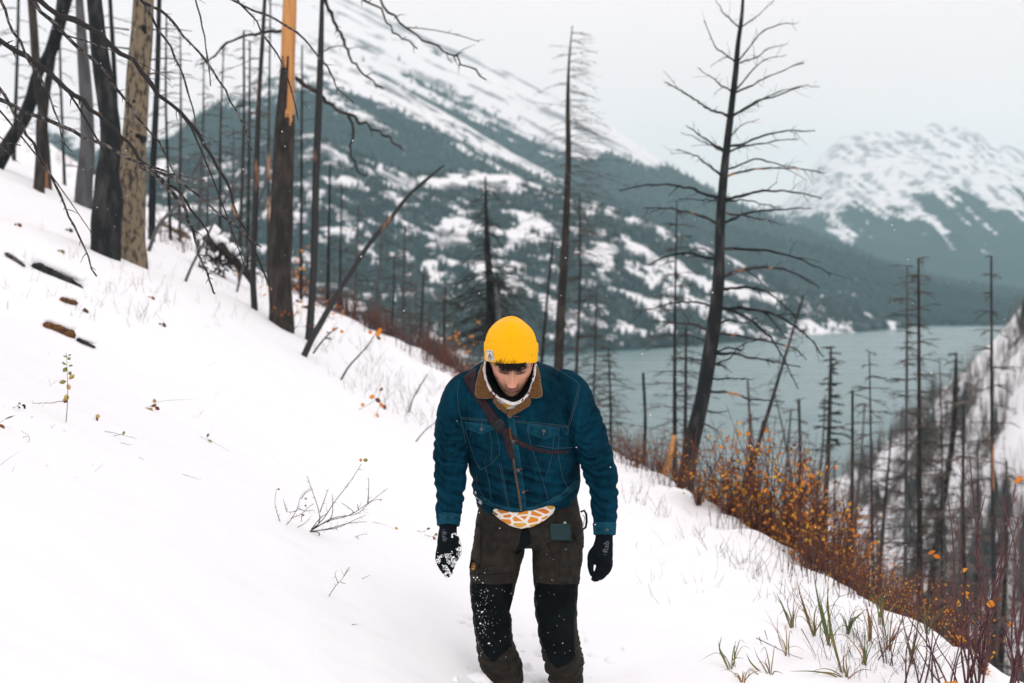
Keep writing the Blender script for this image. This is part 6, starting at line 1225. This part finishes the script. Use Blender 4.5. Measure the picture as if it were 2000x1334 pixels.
# ---- red stemmed bushes ----------------------------------------------------------
def osier(label, base, tips, d, seed, r=.0042):
    e = empty('red_stemmed_bush', P(*base, d), label, 'bush', 'red stemmed bushes'); rq = np.random.default_rng(seed); 
    for (tu, tv) in tips:
        d2 = d + rq.uniform(-.35, .35); b = P(base[0] + rq.normal() * 14, base[1] + 10, d); t_ = P(tu, tv, d2); ln = np.linalg.norm(t_ - b); mb = MB(); L = smooth_line([b, b * .6 + t_ * .4 + rq.normal(size=3) * .03 * ln, b * .25 + t_ * .75 + rq.normal(size=3) * .02 * ln, t_], 16); mb.tube(L, list(np.linspace(r * 1.15, r * .4, 16)), 6)
        ns = int(ln / .13); main = (t_ - b) / ln
        for k in range(1, ns + 1):
            s = (k + .3) / (ns + 1); i = min(int(s * 15), 14); p = L[i]; ax = rnd3(rq); ax -= main * (ax @ main); ax /= np.linalg.norm(ax)
            mb.tube([p - main * .004, p + main * .004], [r * 1.25 * (1 - .5 * s)] * 2, 6)
            for sg in (-1, 1):
                if rq.random() < .55:
                    l2 = ln * rq.uniform(.10, .36) * (1 - .45 * s); q = p + (main * .85 + ax * sg * .5) * l2 + rq.normal(size=3) * .01; m_ = (p + q) / 2 + ax * sg * l2 * .08; mb.tube([p, m_, q], [r * .55 * (1 - .4 * s), r * .42 * (1 - .4 * s), r * .25], 5)
                    if l2 > .1:
                        for _ in range(2):
                            a2 = rnd3(rq); w2 = p + (q - p) * rq.uniform(.4, .8); mb.tube([w2, w2 + (main * .8 + a2 * .5) * l2 * .4], [r * .3, r * .16], 4)
        mb.build('stem', M_stem, e)
    return e
osier('tall dense red stemmed bush with a few orange leaves at the lower right corner', (1900,1338), [(1894,893),(1925,965),(1945,1010),(1870,1010),(1850,960),(1985,940),(1830,1120),(1965,1060),(1990,1010),(1915,1070)], 5.9, 1)
osier('spreading red stemmed bush partly outside the lower right corner', (1985,1345), [(2010,960),(1960,985),(2030,1040),(1990,1090),(2050,900),(1935,1120),(2000,1150)], 5.7, 2)
osier('low red stemmed bush in front of the wooded spur with one orange top leaf', (1800,1338), [(1809,1092),(1780,1150),(1860,1135),(1835,1160),(1760,1180),(1825,1190)], 6.1, 3, .0034)
osier('smallest red stemmed bush next to the grass tufts', (1730,1290), [(1685,1165),(1742,1150),(1715,1140),(1765,1200),(1700,1190),(1790,1125)], 6.6, 4, .0026)
osier('leaning red stems reaching in from the lower edge', (1860,1345), [(1790,1165),(1820,1230),(1770,1240),(1740,1130),(1930,1190),(1905,1160)], 6.0, 5, .0034)
_bush = [o for o in COL.objects if o.name.startswith('red_stemmed_bush')]
for (u, v, d, k_, b_) in ((1818,1082,6.1,1,2),(1828,1084,6.1,1,2),(1985,940,5.85,1,0),(1990,937,5.85,1,0),(1938,1172,5.8,1,0),(1945,1170,5.8,0,0),(1932,1178,5.8,1,0),(1874,1243,5.9,1,0),(1878,1252,5.9,1,0),(1872,1258,5.9,0,0),(1884,1160,5.9,1,0),(1782,1195,6.3,0,4),(1850,1331,5.9,1,0),(1838,1328,5.9,0,0),(1862,1334,5.9,1,0),(1882,1118,5.9,1,0),(1972,1218,5.8,1,0),(1606,1180,7,1,2)):
    if u == 1606: continue
    mb = MB(); leafmesh(mb, P(u - 6, v, d), RT * rg.uniform(.4, 1) + UP * rg.uniform(-.4, .4), -FW + rg.normal(size=3) * .5, 17 * d / F, 9 * d / F); mb.build('leaf', M_leafo if k_ else M_leafb, _bush[b_], False)
# ---- logs and snow-covered wood on the left -------------------------------------------
def log(label, pl, w0, w1, mt, seed, cap=None, name='fallen_log', up=.02, flat=.7):
    pts = []
    for (u, v) in pl:
        q = G(u, v); pts.append(q + np.array([0, 0, up]))
    d = (pts[0] - CAM) @ FW; e = empty(name, pts[0], label, 'log'); L = smooth_line(pts, 26); k = np.linspace(0, 1, 26); rad = (w0 + (w1 - w0) * k) * .5 * d / F * (1 + .25 * noise(np.stack([k * 5, k * 0 + seed, k * 0], -1))) * np.clip(np.minimum(k, 1 - k) * 7 + .35, 0, 1); mb = MB(); mb.tube(L, list(rad), 12, wob=.16); mb.build('wood', mt, e)
    if cap:
        c_ = MB(); Lc = L + np.array([cap[0], cap[1], cap[2]]); c_.tube(Lc, list(rad * cap[3] + .01), 14, wob=.05); V, _n, Q = remesh(c_, .012, 8); V = V + _n * (.01 * noise(V * 9))[:, None]; mk('snow_cap', V, Q, M_snow, e)
    return e
log('thin grey stick half buried at the upper slope', [(10,500),(30,512),(50,526)], 9, 4, M_branch, 1, (-.02, .05, .035, 1.3))
log('black hollow log showing through a gap in the snow', [(62,520),(85,530),(110,541),(140,554),(165,568)], 30, 10, M_dark, 2, (-.01, .08, .085, 1.5), up=.0)
log('small broken brown wood piece above the orange brown log', [(117,589),(135,594),(152,598)], 10, 9, M_wood, 3, (-.01, .03, .03, 1.2))
log('tiny brown wood chip right of the small broken piece', [(163,609),(173,616)], 8, 5, M_wood, 4)
log('orange brown rotten log end poking out of the snow', [(84,639),(105,645),(128,655),(147,664)], 13, 20, M_wood, 5, (-.02, .06, .045, 1.1))
log('dark buried log tail behind the orange brown log', [(150,668),(168,676),(187,685)], 8, 5, M_dark, 6, (0, .04, .03, 1.6))
log('snow covered fallen log between the trees and upturned root', [(318,440),(345,455),(372,472)], 16, 14, M_bark, 7, (-.02, .02, .09, 1.1), up=.06)
e = empty('upturned_root', G(430, 520), 'tangled dark upturned root capped with snow among the trees', 'root'); rb = MB(); c0 = P(432, 512, D(432, 540))
for i in range(46):
    a = c0 + rg.normal(size=3) * [.12, .1, .1]; q = rnd3(rg); rb.tube([a, a + q * .10, a + q * .2 + rg.normal(size=3) * .05], [.014, .009, .003], 5)
tag(rb.build('roots', M_dark, e), kind='stuff')
for (u, v, r) in ((405,450,.10),(430,462,.09),(452,478,.09),(468,500,.06),(418,440,.07),(392,455,.05)):
    sbm = MB(); cc_ = P(u, v + 6, D(432, 540) + .05); sbm.tube([cc_ + [-r, 0, -.02], cc_, cc_ + [r, 0, -.05]], [r * .5, r * .8, r * .5], 12); V, _n, Q = remesh(sbm, .014, 6); mk('snow_cap', V, Q, M_snow, e)
rb = MB()
for (u, v, r) in ((400,462,.05),(428,478,.05),(450,500,.05),(470,520,.04),(390,520,.03)):
    c_ = P(u, v, D(432, 540)); c2 = P(u + 22, v + 30, D(432, 540)); rb.tube([c_, (c_ + c2) / 2 + [0, 0, .02], c2], [r, r * 1.1, r * .8], 8, wob=.2)
rb.build('stump_wood', M_scorched, e)
# ---- trodden snow around the hiker -------------------------------------------------
sn = MB(); bm = bmesh.new(); bmesh.ops.create_icosphere(bm, subdivisions=2, radius=1); S2 = np.array([v.co[:] for v in bm.verts]); F2 = [tuple(v.index for v in f.verts) for f in bm.faces]; bm.free()
for _ in range(90):
    u, v = rg.normal(1030, 90), rg.uniform(1225, 1350); q = G(u, v)
    if q is None: continue
    r = .006 + .022 * rg.random() ** 3; sn.add(q + S2 * r * rg.uniform(.7, 1.3, 3) * (1 + .18 * noise(S2 * 2.3 + rg.random() * 50))[:, None], F2)
for (u, v, r) in ((908,1208,.035),(912,1222,.025),(900,1215,.02),(940,1328,.05),(1050,1330,.05),(1010,1335,.06),(1130,1345,.05)):
    q = G(u, v); sn.add(q + S2 * r * [1.2, 1.2, .7] * (1 + .25 * noise(S2 * 1.7 + u))[:, None], F2)
tag(sn.build('snow_clumps', M_snow, None), 'crumbled snow clumps kicked up around the hiker boots', 'snow', kind='stuff')
# ---- falling snow ---------------------------------------------------------------------
fl = MB(); bm = bmesh.new(); bmesh.ops.create_icosphere(bm, subdivisions=1, radius=1); S1 = np.array([v.co[:] for v in bm.verts]); F1 = [tuple(v.index for v in f.verts) for f in bm.faces]; bm.free()
for _ in range(520):
    d = rg.uniform(4.3, 11); u, v = rg.uniform(-100, 2100), rg.uniform(-50, 1300); q = P(u, v, d)
    if q[2] > ground(q[0], q[1]) + .05: fl.add(q + S1 * rg.uniform(.0012, .0026), F1)
tag(fl.build('falling_snow', M_snow, None), 'tiny snowflakes drifting through the air across the whole slope', 'snow', kind='stuff')
